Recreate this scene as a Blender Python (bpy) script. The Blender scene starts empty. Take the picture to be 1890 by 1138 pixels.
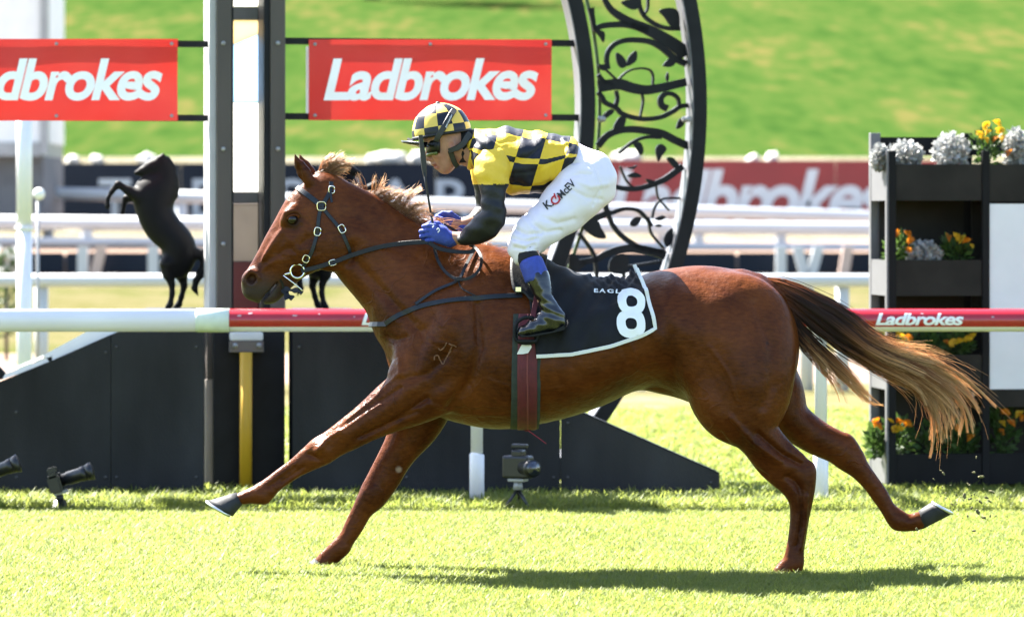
import bpy, bmesh, math, random
import numpy as np
from mathutils import Vector, Matrix, Euler
from mathutils.bvhtree import BVHTree

random.seed(7); np.random.seed(7)
scene = bpy.context.scene
COL = scene.collection
R = math.radians

# ------------------------------------------------------------------ camera
F = 7040.0            # focal length in photo pixels (photo is 1890 wide)
CD = 16.0             # camera to horse distance, metres
CZ = 1.505            # camera height
YH = 400.0            # photo row of the horizon
cam_d = bpy.data.cameras.new('camera'); cam = bpy.data.objects.new('camera', cam_d); COL.objects.link(cam)
cam.location = (0, -CD, CZ); cam.rotation_euler = (R(90), 0, 0)
cam_d.sensor_width = 36; cam_d.lens = F / 1890 * 36
cam_d.shift_y = (YH - 569) / 1890
cam_d.clip_end = 2000
cam_d.dof.use_dof = True; cam_d.dof.focus_distance = CD - 0.15; cam_d.dof.aperture_fstop = 3.3
scene.camera = cam

# ------------------------------------------------------------------ light
SUN_EL = R(50.5)
SUN_AZ = R(47.0)      # to the left of straight-away (+y)
to_sun = Vector((-math.sin(SUN_AZ) * math.cos(SUN_EL), math.cos(SUN_AZ) * math.cos(SUN_EL), math.sin(SUN_EL)))
world = bpy.data.worlds.new('World'); scene.world = world; world.use_nodes = True
wn = world.node_tree.nodes; wl = world.node_tree.links
sky = wn.new('ShaderNodeTexSky'); sky.sky_type = 'NISHITA'; sky.sun_disc = False
sky.sun_elevation = SUN_EL; sky.sun_rotation = -SUN_AZ
sky.air_density = 1.0; sky.dust_density = 1.2; sky.ozone_density = 1.0
bg = wn['Background']; bg.inputs['Strength'].default_value = 0.056
wl.new(sky.outputs[0], bg.inputs['Color'])
sun_d = bpy.data.lights.new('sun', 'SUN'); sun_d.energy = 5.0; sun_d.angle = R(0.53); sun_d.color = (1.0, 0.95, 0.87)
sun = bpy.data.objects.new('sun', sun_d); COL.objects.link(sun)
sun.rotation_euler = to_sun.to_track_quat('Z', 'Y').to_euler()
scene.view_settings.view_transform = 'Standard'; scene.view_settings.look = 'None'
scene.view_settings.exposure = 3.2; scene.view_settings.gamma = 1.0
scene.view_settings.use_curve_mapping = False
scene.render.engine = 'CYCLES'
scene.cycles.use_denoising = True
scene.cycles.max_bounces = 8; scene.cycles.transparent_max_bounces = 8

# ------------------------------------------------------------------ helpers
def P(px, py, y=0.0):
    """photo pixel at world depth y -> world point"""
    d = y + CD
    return Vector(((px - 945) * d / F, y, CZ - (py - YH) * d / F))

def link(o, parent=None):
    COL.objects.link(o)
    if parent is not None: o.parent = parent
    return o

def tag(o, label=None, cat=None, group=None, kind=None):
    if label: o['label'] = label
    if cat: o['category'] = cat
    if group: o['group'] = group
    if kind: o['kind'] = kind
    return o

def thing(name, label, cat, loc=(0, 0, 0), group=None, rz=0):
    o = bpy.data.objects.new(name, None); COL.objects.link(o)
    o.location = loc; o.rotation_euler = (0, 0, rz); o.empty_display_size = 0.1
    return tag(o, label, cat, group)

def mesh_obj(name, verts, faces, mat=None, parent=None, smooth=False):
    """verts in world space; parented objects keep world placement"""
    me = bpy.data.meshes.new(name)
    me.from_pydata([tuple(v) for v in verts], [], faces); me.validate(); me.update()
    return fin(name, me, mat, parent, smooth)

def world_of(o):
    m = Matrix.LocRotScale(o.location, o.rotation_euler, o.scale)
    return (world_of(o.parent) @ m) if o.parent else m

def fin(name, me, mat=None, parent=None, smooth=False):
    if mat: me.materials.append(mat)
    if smooth: me.polygons.foreach_set('use_smooth', [True] * len(me.polygons))
    if parent is not None: me.transform(world_of(parent).inverted())
    o = bpy.data.objects.new(name, me)
    return link(o, parent)

def bm_obj(name, bm, mat=None, parent=None, smooth=False):
    me = bpy.data.meshes.new(name); bm.normal_update(); bm.to_mesh(me); bm.free()
    return fin(name, me, mat, parent, smooth)

def box_bm(bm, c, s, rz=0, bev=0.0):
    """axis box centre c, size s, rotated about z by rz"""
    m = Matrix.Translation(c) @ Matrix.Rotation(rz, 4, 'Z') @ Matrix.Diagonal((s[0], s[1], s[2], 1))
    r = bmesh.ops.create_cube(bm, size=1, matrix=m)
    if bev:
        es = list({e for v in r['verts'] for e in v.link_edges})
        bmesh.ops.bevel(bm, geom=es, offset=bev, segments=2, affect='EDGES', profile=0.5)

def box(name, c, s, mat, parent=None, rz=0, bev=0.0):
    bm = bmesh.new(); box_bm(bm, c, s, rz, bev); return bm_obj(name, bm, mat, parent)

def frame_at(t):
    t = t.normalized()
    a = Vector((0, 0, 1)) if abs(t.z) < 0.9 else Vector((1, 0, 0))
    u = t.cross(a).normalized(); v = t.cross(u).normalized()
    return u, v

def tube_data(pts, radii, n=10, caps=True):
    pts = [Vector(p) for p in pts]; V = []; Fc = []
    if not hasattr(radii, '__len__'): radii = [radii] * len(pts)
    u = None
    for i, p in enumerate(pts):
        t = (pts[min(i + 1, len(pts) - 1)] - pts[max(i - 1, 0)])
        if t.length < 1e-9: t = Vector((0, 0, 1))
        t.normalize()
        if u is None: u, v = frame_at(t)
        else:
            u = (u - t * u.dot(t)).normalized(); v = t.cross(u)
        for k in range(n):
            a = 2 * math.pi * k / n
            V.append(p + (u * math.cos(a) + v * math.sin(a)) * radii[i])
    for i in range(len(pts) - 1):
        for k in range(n):
            a = i * n + k; b = i * n + (k + 1) % n
            Fc.append((a, b, b + n, a + n))
    if caps:
        Fc.append(tuple(reversed(range(n)))); Fc.append(tuple(range((len(pts) - 1) * n, len(pts) * n)))
    return V, Fc

def tube(name, pts, radii, mat, parent=None, n=12, smooth=True):
    V, Fc = tube_data(pts, radii, n)
    return mesh_obj(name, V, Fc, mat, parent, smooth)

def catmull(pts, sub=6, closed=False):
    """works on lists of equal length numeric tuples"""
    A = np.array([tuple(p) for p in pts], float); n = len(A); out = []
    for i in range(n if closed else n - 1):
        p0 = A[(i - 1) % n] if closed or i > 0 else 2 * A[0] - A[1]
        p1 = A[i]; p2 = A[(i + 1) % n]
        p3 = A[(i + 2) % n] if closed or i + 2 < n else 2 * A[-1] - A[-2]
        for s in range(sub):
            t = s / sub
            out.append(0.5 * ((2 * p1) + (-p0 + p2) * t + (2 * p0 - 5 * p1 + 4 * p2 - p3) * t * t + (-p0 + 3 * p1 - 3 * p2 + p3) * t ** 3))
    if not closed: out.append(A[-1])
    return [tuple(x) for x in out]

def prism(name, outline, depth_vec, mat, parent=None, bev=0.0):
    """outline: list of world points (planar polygon), extruded along depth_vec"""
    bm = bmesh.new()
    vs = [bm.verts.new(p) for p in outline]
    f = bm.faces.new(vs)
    r = bmesh.ops.extrude_face_region(bm, geom=[f])
    bmesh.ops.translate(bm, vec=depth_vec, verts=[v for v in r['geom'] if isinstance(v, bmesh.types.BMVert)])
    bmesh.ops.recalc_face_normals(bm, faces=bm.faces)
    if bev:
        bmesh.ops.bevel(bm, geom=[e for e in bm.edges], offset=bev, segments=1, affect='EDGES')
    bmesh.ops.triangulate(bm, faces=[f for f in bm.faces if len(f.verts) > 4])
    return bm_obj(name, bm, mat, parent)

# ------------------------------------------------------------------ materials
MATS = {}
# per-material reflectance factors settled against the photograph's exposure
ALBEDO = dict(white_paint=.9, white_pvc=.97, white_vinyl=.95, white_banner_print=.93, red_banner=1.0, black_board=1.9, black_steel=.9, white_breeches=1.0, navy_board=.34,
              red_board=.55, white_rail_far=.72, white_webbing=.85, sleeve_pvc=.95, white_sign_panel=.82, white_cap=1.0, white_reflection=.9, cream_reflection=.8, blue_reflection=.85,
              hoarding_white=.6, pale_blue_lettering=.5, sunlit_top_white=.95, pale_rock=.6, sunlit_steel=.6, skin=.72, bronze_frame=1.0, gold_silk=1.0, lens_glass=1.0, eye_dark=1.0, bit_steel=1.0, brass_metal=1.0, buckle_silver=1.0, aluminium_plate=1.0)
def mat(name, col, rough=0.6, metal=0.0, var=0.12, scale=6.0, bump=0.0, bscale=60.0, spec=0.5, sheen=0.0, coat=0.0,
        trans=0.0, stretch=(1, 1, 1), col2=None, detail=4.0):
    if name in MATS: return MATS[name]
    k_ = ALBEDO.get(name, .68); col = tuple(c * k_ for c in col); col2 = tuple(c * k_ for c in col2) if col2 else None
    m = bpy.data.materials.new(name); m.use_nodes = True; MATS[name] = m
    nt = m.node_tree; N = nt.nodes; L = nt.links; b = N['Principled BSDF']
    tc = N.new('ShaderNodeTexCoord'); mp = N.new('ShaderNodeMapping'); mp.inputs['Scale'].default_value = stretch
    L.new(tc.outputs['Object'], mp.inputs['Vector'])
    nz = N.new('ShaderNodeTexNoise'); nz.inputs['Scale'].default_value = scale; nz.inputs['Detail'].default_value = detail
    L.new(mp.outputs[0], nz.inputs['Vector'])
    rp = N.new('ShaderNodeValToRGB'); L.new(nz.outputs['Fac'], rp.inputs['Fac'])
    c2 = col2 if col2 else tuple(min(1, c * (1 + var)) for c in col); c1 = col if col2 else tuple(c * (1 - var) for c in col)
    rp.color_ramp.elements[0].position = 0.33; rp.color_ramp.elements[1].position = 0.67
    rp.color_ramp.elements[0].color = (*c1, 1); rp.color_ramp.elements[1].color = (*c2, 1)
    L.new(rp.outputs[0], b.inputs['Base Color'])
    b.inputs['Roughness'].default_value = rough; b.inputs['Metallic'].default_value = metal
    b.inputs['Specular IOR Level'].default_value = spec
    b.inputs['Sheen Weight'].default_value = sheen; b.inputs['Coat Weight'].default_value = coat
    if bump:
        n2 = N.new('ShaderNodeTexNoise'); n2.inputs['Scale'].default_value = bscale; n2.inputs['Detail'].default_value = 5
        L.new(mp.outputs[0], n2.inputs['Vector'])
        bp = N.new('ShaderNodeBump'); bp.inputs['Strength'].default_value = min(1, bump); bp.inputs['Distance'].default_value = 0.01
        L.new(n2.outputs['Fac'], bp.inputs['Height']); L.new(bp.outputs[0], b.inputs['Normal'])
    if trans:
        tr = N.new('ShaderNodeBsdfTranslucent'); L.new(rp.outputs[0], tr.inputs['Color'])
        mx = N.new('ShaderNodeMixShader'); mx.inputs[0].default_value = trans
        L.new(b.outputs[0], mx.inputs[1]); L.new(tr.outputs[0], mx.inputs[2]); L.new(mx.outputs[0], N['Material Output'].inputs['Surface'])
    return m

M_white = mat('white_paint', (.80, .80, .79), .45, var=.05, scale=3, bump=.05)
M_pvc = mat('white_pvc', (.80, .77, .81), .35, var=.05, scale=2.5, spec=.5)
M_black = mat('black_steel', (.010, .011, .014), .5, var=.2, scale=8, spec=.15)
M_blackboard = mat('black_board', (.013, .0135, .0145), .6, var=.5, scale=1.6, spec=.12, bump=.25, bscale=140, stretch=(1, 1, .35))
M_brown = mat('bronze_frame', (.045, .036, .031), .5, var=.2, scale=5, stretch=(1, 1, .2))
M_red = mat('red_banner', (.60, .026, .020), .55, var=.09, scale=2.2, col2=(.62, .05, .038), trans=.08, spec=.3)
M_redvinyl = mat('red_vinyl', (.50, .010, .022), .22, var=.1, scale=4, coat=.3)
M_text = mat('white_vinyl', (.82, .82, .82), .5, var=.03, scale=8)
M_bannertext = mat('white_banner_print', (.92, .92, .93), .5, var=.02, scale=8)
M_yellow = mat('yellow_paint', (.72, .42, .02), .5, var=.12, scale=9, stretch=(1, 1, .3))
M_grey = mat('grey_metal', (.42, .42, .43), .4, var=.1, scale=5, metal=.2)
M_navy = mat('navy_board', (.022, .036, .066), .6, spec=.1, var=.12, scale=1.2)
M_darkred = mat('red_board', (.36, .018, .022), .5, var=.10, scale=1.2)
# ================================================================== the setting
def strip(name, prof, mat_, x0=-90, x1=90, nx=2, wob=0.0):
    """ground strip: prof = [(distance from camera, z), ...]"""
    V = []; Fc = []; m = len(prof)
    for i in range(nx + 1):
        x = x0 + (x1 - x0) * i / nx
        for (d, z) in prof: V.append((x, d - CD, z))
    for i in range(nx):
        for j in range(m - 1):
            a = i * m + j
            Fc.append((a, a + m, a + m + 1, a + 1))
    return tag(mesh_obj(name, V, Fc, mat_), kind='structure')

def ground_mat(name, cols, scale, stretch=(1, 1, 1), rough=.9, bump=.4, bscale=25, s2=None):
    m = bpy.data.materials.new(name); m.use_nodes = True
    nt = m.node_tree; N = nt.nodes; L = nt.links; b = N['Principled BSDF']
    tc = N.new('ShaderNodeTexCoord'); mp = N.new('ShaderNodeMapping'); mp.inputs['Scale'].default_value = stretch
    L.new(tc.outputs['Object'], mp.inputs['Vector'])
    n1 = N.new('ShaderNodeTexNoise'); n1.inputs['Scale'].default_value = scale; n1.inputs['Detail'].default_value = 3
    n2 = N.new('ShaderNodeTexNoise'); n2.inputs['Scale'].default_value = s2 or scale * 9; n2.inputs['Detail'].default_value = 6
    L.new(mp.outputs[0], n1.inputs['Vector']); L.new(mp.outputs[0], n2.inputs['Vector'])
    mx = N.new('ShaderNodeMix'); mx.inputs[0].default_value = .5
    L.new(n1.outputs['Fac'], mx.inputs[2]); L.new(n2.outputs['Fac'], mx.inputs[3])
    rp = N.new('ShaderNodeValToRGB'); L.new(mx.outputs[0], rp.inputs['Fac'])
    el = rp.color_ramp.elements; k = len(cols)
    el[0].position = .36; el[1].position = .64
    for i in range(k - 2): el.new(.36 + .28 * (i + 1) / (k - 1))
    for e, c in zip(el, cols): e.color = (*c, 1)
    L.new(rp.outputs[0], b.inputs['Base Color']); b.inputs['Roughness'].default_value = rough
    b.inputs['Specular IOR Level'].default_value = 0
    n3 = N.new('ShaderNodeTexNoise'); n3.inputs['Scale'].default_value = bscale; n3.inputs['Detail'].default_value = 6
    L.new(tc.outputs['Object'], n3.inputs['Vector'])
    bp = N.new('ShaderNodeBump'); bp.inputs['Strength'].default_value = bump; bp.inputs['Distance'].default_value = .06
    L.new(n3.outputs['Fac'], bp.inputs['Height']); L.new(bp.outputs[0], b.inputs['Normal'])
    return m

G_turf = ground_mat('turf_soil', [(.075, .11, .016), (.115, .145, .03)], 1.0)
G_dirt = ground_mat('dry_turf', [(.11, .085, .05), (.085, .085, .037), (.15, .12, .08)], .9, (.5, 1, 1))
G_sand = ground_mat('pink_sand', [(.165, .118, .092), (.20, .148, .118)], .6, (.3, 1, 1), bump=.15)
G_verge = ground_mat('verge_grass', [(.058, .058, .018), (.09, .08, .042), (.043, .054, .012)], .7, (.35, 1, 1))
G_hill = ground_mat('mown_hill', [(.0150, .0360, .0070), (.0225, .0450, .0090), (.0310, .0490, .0110), (.0580, .0560, .0170)], .30, (.9, .13, 1), bump=.6, bscale=2.6, s2=2.4)
strip('turf_track', [(-60, 0), (10, 0), (20, 0), (29.2, 0)], G_turf)
strip('dirt_strip', [(29.2, 0), (34.5, 0)], G_dirt)
strip('sand_track', [(34.5, 0), (42, 0)], G_sand)
strip('verge', [(42, 0), (46, .3), (50, .75)], G_verge)
strip('upper_sand_track', [(50, .75), (50.05, 1.0), (56, 1.05), (62, 1.12)], G_sand)
strip('bank', [(62, 1.12), (64.6, 1.4), (65.5, 2.35), (66.5, 2.55)], ground_mat('bank_gravel', [(.09, .08, .05), (.16, .145, .11)], 1.5))
strip('grass_hill', [(66.5, 2.55), (90, 5.0), (120, 8.2), (150, 11.3), (200, 14.0), (400, 13.0), (900, 6.0)], G_hill, -300, 300, 40)

# ---- grass blades (stuff): tufts instanced by geometry nodes
def grass_material(name, c1, c2, trans=.56):
    m = bpy.data.materials.new(name); m.use_nodes = True
    N = m.node_tree.nodes; L = m.node_tree.links; b = N['Principled BSDF']
    oi = N.new('ShaderNodeObjectInfo'); tc = N.new('ShaderNodeNewGeometry')
    nz = N.new('ShaderNodeTexNoise'); nz.inputs['Scale'].default_value = 1.3; nz.inputs['Detail'].default_value = 4
    L.new(tc.outputs['Position'], nz.inputs['Vector'])
    ad = N.new('ShaderNodeMath'); ad.operation = 'MULTIPLY_ADD'; ad.inputs[1].default_value = .5; L.new(oi.outputs['Random'], ad.inputs[0])
    sc_ = N.new('ShaderNodeMath'); sc_.operation = 'MULTIPLY'; sc_.inputs[1].default_value = .5; L.new(nz.outputs['Fac'], sc_.inputs[0])
    L.new(sc_.outputs[0], ad.inputs[2])
    rp = N.new('ShaderNodeValToRGB'); L.new(ad.outputs[0], rp.inputs['Fac'])
    rp.color_ramp.elements[0].position = .15; rp.color_ramp.elements[1].position = .85
    rp.color_ramp.elements[0].color = (*c1, 1); rp.color_ramp.elements[1].color = (*c2, 1)
    L.new(rp.outputs[0], b.inputs['Base Color']); b.inputs['Roughness'].default_value = .5; b.inputs['Specular IOR Level'].default_value = .3
    tr = N.new('ShaderNodeBsdfTranslucent')
    hs = N.new('ShaderNodeHueSaturation'); hs.inputs['Value'].default_value = 1.35; hs.inputs['Hue'].default_value = .485
    L.new(rp.outputs[0], hs.inputs['Color']); L.new(hs.outputs[0], tr.inputs['Color'])
    mx = N.new('ShaderNodeMixShader'); mx.inputs[0].default_value = trans
    L.new(b.outputs[0], mx.inputs[1]); L.new(tr.outputs[0], mx.inputs[2]); L.new(mx.outputs[0], N['Material Output'].inputs['Surface'])
    return m
M_grass = grass_material('grass_blade', (.108, .155, .024), (.185, .218, .052))

def tuft_mesh(name, nb, spread, h0, h1, w, seed):
    rs = random.Random(seed); V = []; Fc = []
    for _ in range(nb):
        a = rs.uniform(0, 6.283); r = spread * math.sqrt(rs.random())
        bx, by = r * math.cos(a), r * math.sin(a)
        h = rs.uniform(h0, h1); ln = rs.uniform(.25, 1.1) * h; da = rs.uniform(0, 6.283)
        dx, dy = math.cos(da), math.sin(da); ww = w * rs.uniform(.7, 1.3)
        sx, sy = -dy * ww, dx * ww
        i = len(V)
        V += [(bx - sx, by - sy, 0), (bx + sx, by + sy, 0),
              (bx + dx * ln * .35 - sx, by + dy * ln * .35 - sy, h * .7), (bx + dx * ln * .35 + sx, by + dy * ln * .35 + sy, h * .7),
              (bx + dx * ln, by + dy * ln, h)]
        Fc += [(i, i + 1, i + 3, i + 2), (i + 2, i + 3, i + 4)]
    me = bpy.data.meshes.new(name); me.from_pydata(V, [], Fc); me.update(); me.materials.append(M_grass)
    return me

def scatter(name, verts, faces, tufts, density, smin, smax, seed, label):
    """grass: an emitter sheet with a geometry-nodes modifier that instances tuft meshes"""
    srcs = []
    for i, me in enumerate(tufts):
        srcs.append(bpy.data.objects.new('tuft_source', me))
    ng = bpy.data.node_groups.new(name + '_nodes', 'GeometryNodeTree')
    ng.interface.new_socket('Geometry', in_out='INPUT', socket_type='NodeSocketGeometry')
    ng.interface.new_socket('Geometry', in_out='OUTPUT', socket_type='NodeSocketGeometry')
    N = ng.nodes; L = ng.links
    gi = N.new('NodeGroupInput'); go = N.new('NodeGroupOutput')
    dp = N.new('GeometryNodeDistributePointsOnFaces'); dp.inputs['Density'].default_value = density; dp.inputs['Seed'].default_value = seed
    L.new(gi.outputs[0], dp.inputs['Mesh'])
    gti = N.new('GeometryNodeGeometryToInstance')
    for s in srcs:
        o = N.new('GeometryNodeObjectInfo'); o.inputs['Object'].default_value = s; o.inputs['As Instance'].default_value = True
        L.new(o.outputs['Geometry'], gti.inputs[0])
    ip = N.new('GeometryNodeInstanceOnPoints'); ip.inputs['Pick Instance'].default_value = True
    L.new(dp.outputs['Points'], ip.inputs['Points']); 
    jg = N.new('GeometryNodeJoinGeometry')
    for o in [n for n in N if n.bl_idname == 'GeometryNodeObjectInfo']: L.new(o.outputs['Geometry'], jg.inputs[0])
    N.remove(gti)
    L.new(jg.outputs[0], ip.inputs['Instance'])
    rv = N.new('FunctionNodeRandomValue'); rv.data_type = 'FLOAT_VECTOR'
    rv.inputs[0].default_value = (-.12, -.12, 0); rv.inputs[1].default_value = (.12, .12, 6.283)
    L.new(rv.outputs[0], ip.inputs['Rotation'])
    rs = N.new('FunctionNodeRandomValue'); rs.data_type = 'FLOAT'; rs.inputs[2].default_value = smin; rs.inputs[3].default_value = smax
    L.new(rs.outputs[1], ip.inputs['Scale'])
    L.new(ip.outputs[0], go.inputs[0])
    ob = mesh_obj(name, verts, faces, M_grass)
    md = ob.modifiers.new('scatter', 'NODES'); md.node_group = ng
    return tag(ob, label, 'grass', kind='stuff')

tuftsA = [tuft_mesh('tuft', 34, .055, .020, .054, .0017, s) for s in range(5)]
tuftsB = [tuft_mesh('tuft_far', 24, .10, .03, .075, .004, s + 20) for s in range(4)]
scatter('turf_grass', [(-3.6, -3.2, .001), (3.6, -3.2, .001), (3.6, 4.0, .001), (-3.6, 4.0, .001)], [(0, 1, 2, 3)], tuftsA, 1250, .72, 1.12, 3,
        'bright backlit green turf that the racehorse gallops over')
scatter('rough_grass', [(x, y, .001) for x, y in [(-13, 4), (13, 4), (13, 13.2), (-13, 13.2), (-13, -9), (-3.6, -9), (-3.6, 4), (-13, 4), (3.6, -9), (13, -9), (13, 4), (3.6, 4), (-3.6, -9), (3.6, -9), (3.6, -3.2), (-3.6, -3.2)]],
        [(0, 1, 2, 3), (4, 5, 6, 7), (8, 9, 10, 11), (12, 13, 14, 15)], tuftsB, 210, .6, 1.1, 4,
        'bright green grass around the rail posts and beyond the black boards')

tuftsC = [tuft_mesh('tuft_tall', 26, .06, .05, .095, .0024, s + 40) for s in range(4)]
scatter('rail_line_grass', [(-3.4, 3.22, .001), (3.4, 3.22, .001), (3.45, 3.85, .001), (-3.45, 3.85, .001)], [(0, 1, 2, 3)], tuftsC, 520, .6, 1.1, 9,
        'longer fringe of bright grass along the foot of the running rail')

# ================================================================== running rails and fences
def rail_leg(parent, px, y, ztop, mt, r=.032):
    x = P(px, 0, y).x
    tube('post', [(x, y + .03, -.02), (x, y + .03, .28), (x + .003, y + .03, .29)], [r * 1.22, r * 1.22, r], mt, parent, 14)
    tube('upper_post', [(x, y + .03, .288), (x, y + .03, ztop - .09), (x, y + .012, ztop - .03)], r, mt, parent, 14)

RY = 19.64 - CD
RAIL_Z = P(0, 591, RY).z; RAIL_R = 21 * (RY + CD) / F
rail = thing('running_rail', 'white and red running rail in front of the black boards, lettered along its red length', 'rail', (0, RY, 0))
def rail_x(px): return P(px, 0, RY).x
tube('white_tube', [(rail_x(-2600), RY, RAIL_Z), (rail_x(364), RY, RAIL_Z)], RAIL_R, M_pvc, rail, 32)
tube('joint_sleeve', [(rail_x(362), RY, RAIL_Z), (rail_x(366), RY, RAIL_Z), (rail_x(424), RY, RAIL_Z)], [RAIL_R * 1.0, RAIL_R * 1.05, RAIL_R * 1.05], mat('sleeve_pvc', (.66, .72, .62), .45, var=.1, scale=14), rail, 32)
tube('red_length', [(rail_x(423), RY, RAIL_Z), (rail_x(4200), RY, RAIL_Z)], RAIL_R * .985, M_pvc, rail, 32)
# red wrap on the front and top of the tube (white below)
V = []; Fc = []; na = 26; xs = [rail_x(424), rail_x(4200)]
for x in xs:
    for k in range(na + 1):
        a = R(-32 + 250 * k / na)          # 0 = towards camera, 90 = up
        V.append((x, RY - math.cos(a) * (RAIL_R + .0015), RAIL_Z + math.sin(a) * (RAIL_R + .0015)))
for k in range(na): Fc.append((k, k + 1, na + 1 + k + 1, na + 1 + k))
mesh_obj('red_wrap', V, Fc, M_redvinyl, rail, True)
for px in (-1900, -1270, -640, -60, 880, 1516, 2120, 2750, 3400): rail_leg(rail, px, RY, RAIL_Z, M_pvc)

def text_mesh(body, size=1.0, shear=0.0, offset=0.0, space=1.0, cuts=0, maxlen=None):
    c = bpy.data.curves.new('t', 'FONT'); c.body = body; c.size = size; c.shear = shear; c.offset = offset; c.space_character = space
    c.resolution_u = 6
    o = bpy.data.objects.new('t', c); COL.objects.link(o)
    dg = bpy.context.evaluated_depsgraph_get(); me = bpy.data.meshes.new_from_object(o.evaluated_get(dg))
    bpy.data.objects.remove(o); bpy.data.curves.remove(c)
    bm = bmesh.new(); bm.from_mesh(me); bpy.data.meshes.remove(me)
    bmesh.ops.remove_doubles(bm, verts=bm.verts, dist=1e-6)
    bmesh.ops.triangulate(bm, faces=bm.faces)
    xs = [v.co.x for v in bm.verts]; ys = [v.co.y for v in bm.verts]
    x0, x1, y0, y1 = min(xs), max(xs), min(ys), max(ys)
    for v in bm.verts: v.co = ((v.co.x - x0) / (x1 - x0), (v.co.y - y0) / (y1 - y0), 0)   # unit square
    if maxlen:
        for _ in range(6):
            es = [e for e in bm.edges if math.hypot((e.verts[0].co.x - e.verts[1].co.x) * maxlen[0], (e.verts[0].co.y - e.verts[1].co.y) * maxlen[1]) > maxlen[2]]
            if not es: break
            bmesh.ops.subdivide_edges(bm, edges=es, cuts=1)
            bmesh.ops.triangulate(bm, faces=bm.faces)
    return bm

def lettering(name, body, fn, mt, parent, shear=0.0, offset=0.0, space=1.0, maxlen=None):
    """fn(u, v) -> world point for u, v in 0..1 (v up)"""
    bm = text_mesh(body, 1.0, shear, offset, space, maxlen=maxlen)
    for v in bm.verts: v.co = fn(v.co.x, v.co.y)
    return bm_obj(name, bm, mt, parent)

def rail_text(px0, px1):
    def fn(u, v):
        a = R(-22 + 60 * v)
        return (rail_x(px0 + (px1 - px0) * u), RY - math.cos(a) * (RAIL_R + .004), RAIL_Z + math.sin(a) * (RAIL_R + .004))
    lettering('lettering', 'Ladbrokes', fn, M_text, rail, .25, .028, .92, (.46, .08, .012))
rail_text(1614, 1776); rail_text(668, 830); rail_text(1140, 1302); rail_text(2080, 2240)

def fence(name, label, y, rails, posts, zg, mt=M_pvc, pr=.045, x0=-2600, x1=4400, lean=0, slope=0.0):
    t = thing(name, label, 'fence', (0, y, zg))
    d = y + CD; top = None
    for (p0, p1) in rails:
        z = P(0, (p0 + p1) / 2, y).z; r = (p1 - p0) / 2 * d / F
        za = z - slope * (x0 - 200) * d / F; zb_ = z - slope * (x1 - 200) * d / F
        tube('rail', [(P(x0, 0, y).x, y, za), (P(x1, 0, y).x, y, zb_)], r, mt, t, 14)
        top = z if top is None else max(top, z)
    for px in posts:
        x = P(px, 0, y).x
        tube('post', [(x + lean, y + .06, zg - .02), (x, y + .06, top - slope * (px - 200) * d / F)], pr, mt, t, 10)
    return t

M_rail2 = mat('white_rail_far', (.62, .65, .68), .5, var=.05, scale=1.5)
fence('running_rail_far', 'white running rail across the sand, directly beyond the rearing horse statues', 33 - CD, [(505, 530)],
      [-1900, -1400, -1000, -600, -250, 75, 490, 870, 1180, 1490, 1556, 1850, 2200, 2600, 3000, 3500], 0, M_rail2, .06)
fence('track_fence', 'white three rail fence along the upper sand track', 54 - CD, [(399, 424), (438, 455)],
      [-120, 160, 320, 470, 660, 860, 1070, 1290, 1442, 1660, 1900], 1.03, M_rail2, .085, slope=.008)
fence('outer_fence', 'white upper rail running close below the lettered hoardings', 60 - CD, [(348, 371)],
      [-200, 88, 335, 560, 780, 1000, 1220, 1440, 1660, 1880], 1.10, M_rail2, .09, x0=-1500, x1=3000, slope=.029)
# dark boards along the foot of the upper track
tb = thing('kick_board', 'low navy board strip between the white posts below the sand track', 'board', (0, 49.9 - CD, .7))
for a in range(-1740, 3840, 310):
    x0 = P(a + 3, 0, 49.85 - CD).x; x1 = P(a + 307, 0, 49.85 - CD).x
    z0 = P(0, 503, 49.85 - CD).z; z1 = P(0, 466, 49.85 - CD).z
    box('panel', ((x0 + x1) / 2, 49.85 - CD, (z0 + z1) / 2), (x1 - x0, .05, z1 - z0), M_navy, tb)
def stake(px, lean, c):
    y = 49.5 - CD
    x = P(px, 0, y).x; w = 19 * 49.5 / F
    z0 = P(0, 508, y).z; z1 = P(0, 455, y).z
    o = prism('fence_stake', [(x - w / 2 - lean, y, z0), (x + w / 2 - lean, y, z0), (x + w / 2, y, z1), (x - w / 2, y, z1)], Vector((0, .12, 0)), c)
    return o
for i, (px, ln, lab) in enumerate([(152, 0, 'upright white stake in the navy strip beyond the first rearing statue'), (187, .09, 'leaning pinkish stake beside the upright one left of the statue'),
                              (282, 0, 'pale stake close behind the rearing statue body'), (1442, 0, 'white upright stake in the navy strip above the rump'),
                              (1472, -.1, 'white stake leaning outward above the horse tail'), (1512, .1, 'pinkish stake leaning beside the white one above the tail'),
                              (1566, .06, 'pinkish stake nearest the planter stand')]):
    tag(stake(px, ln, M_rail2 if 'white' in lab or 'pale' in lab else mat('pink_stake', (.66, .5, .44), .6, var=.06)), lab, 'stake')

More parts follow.
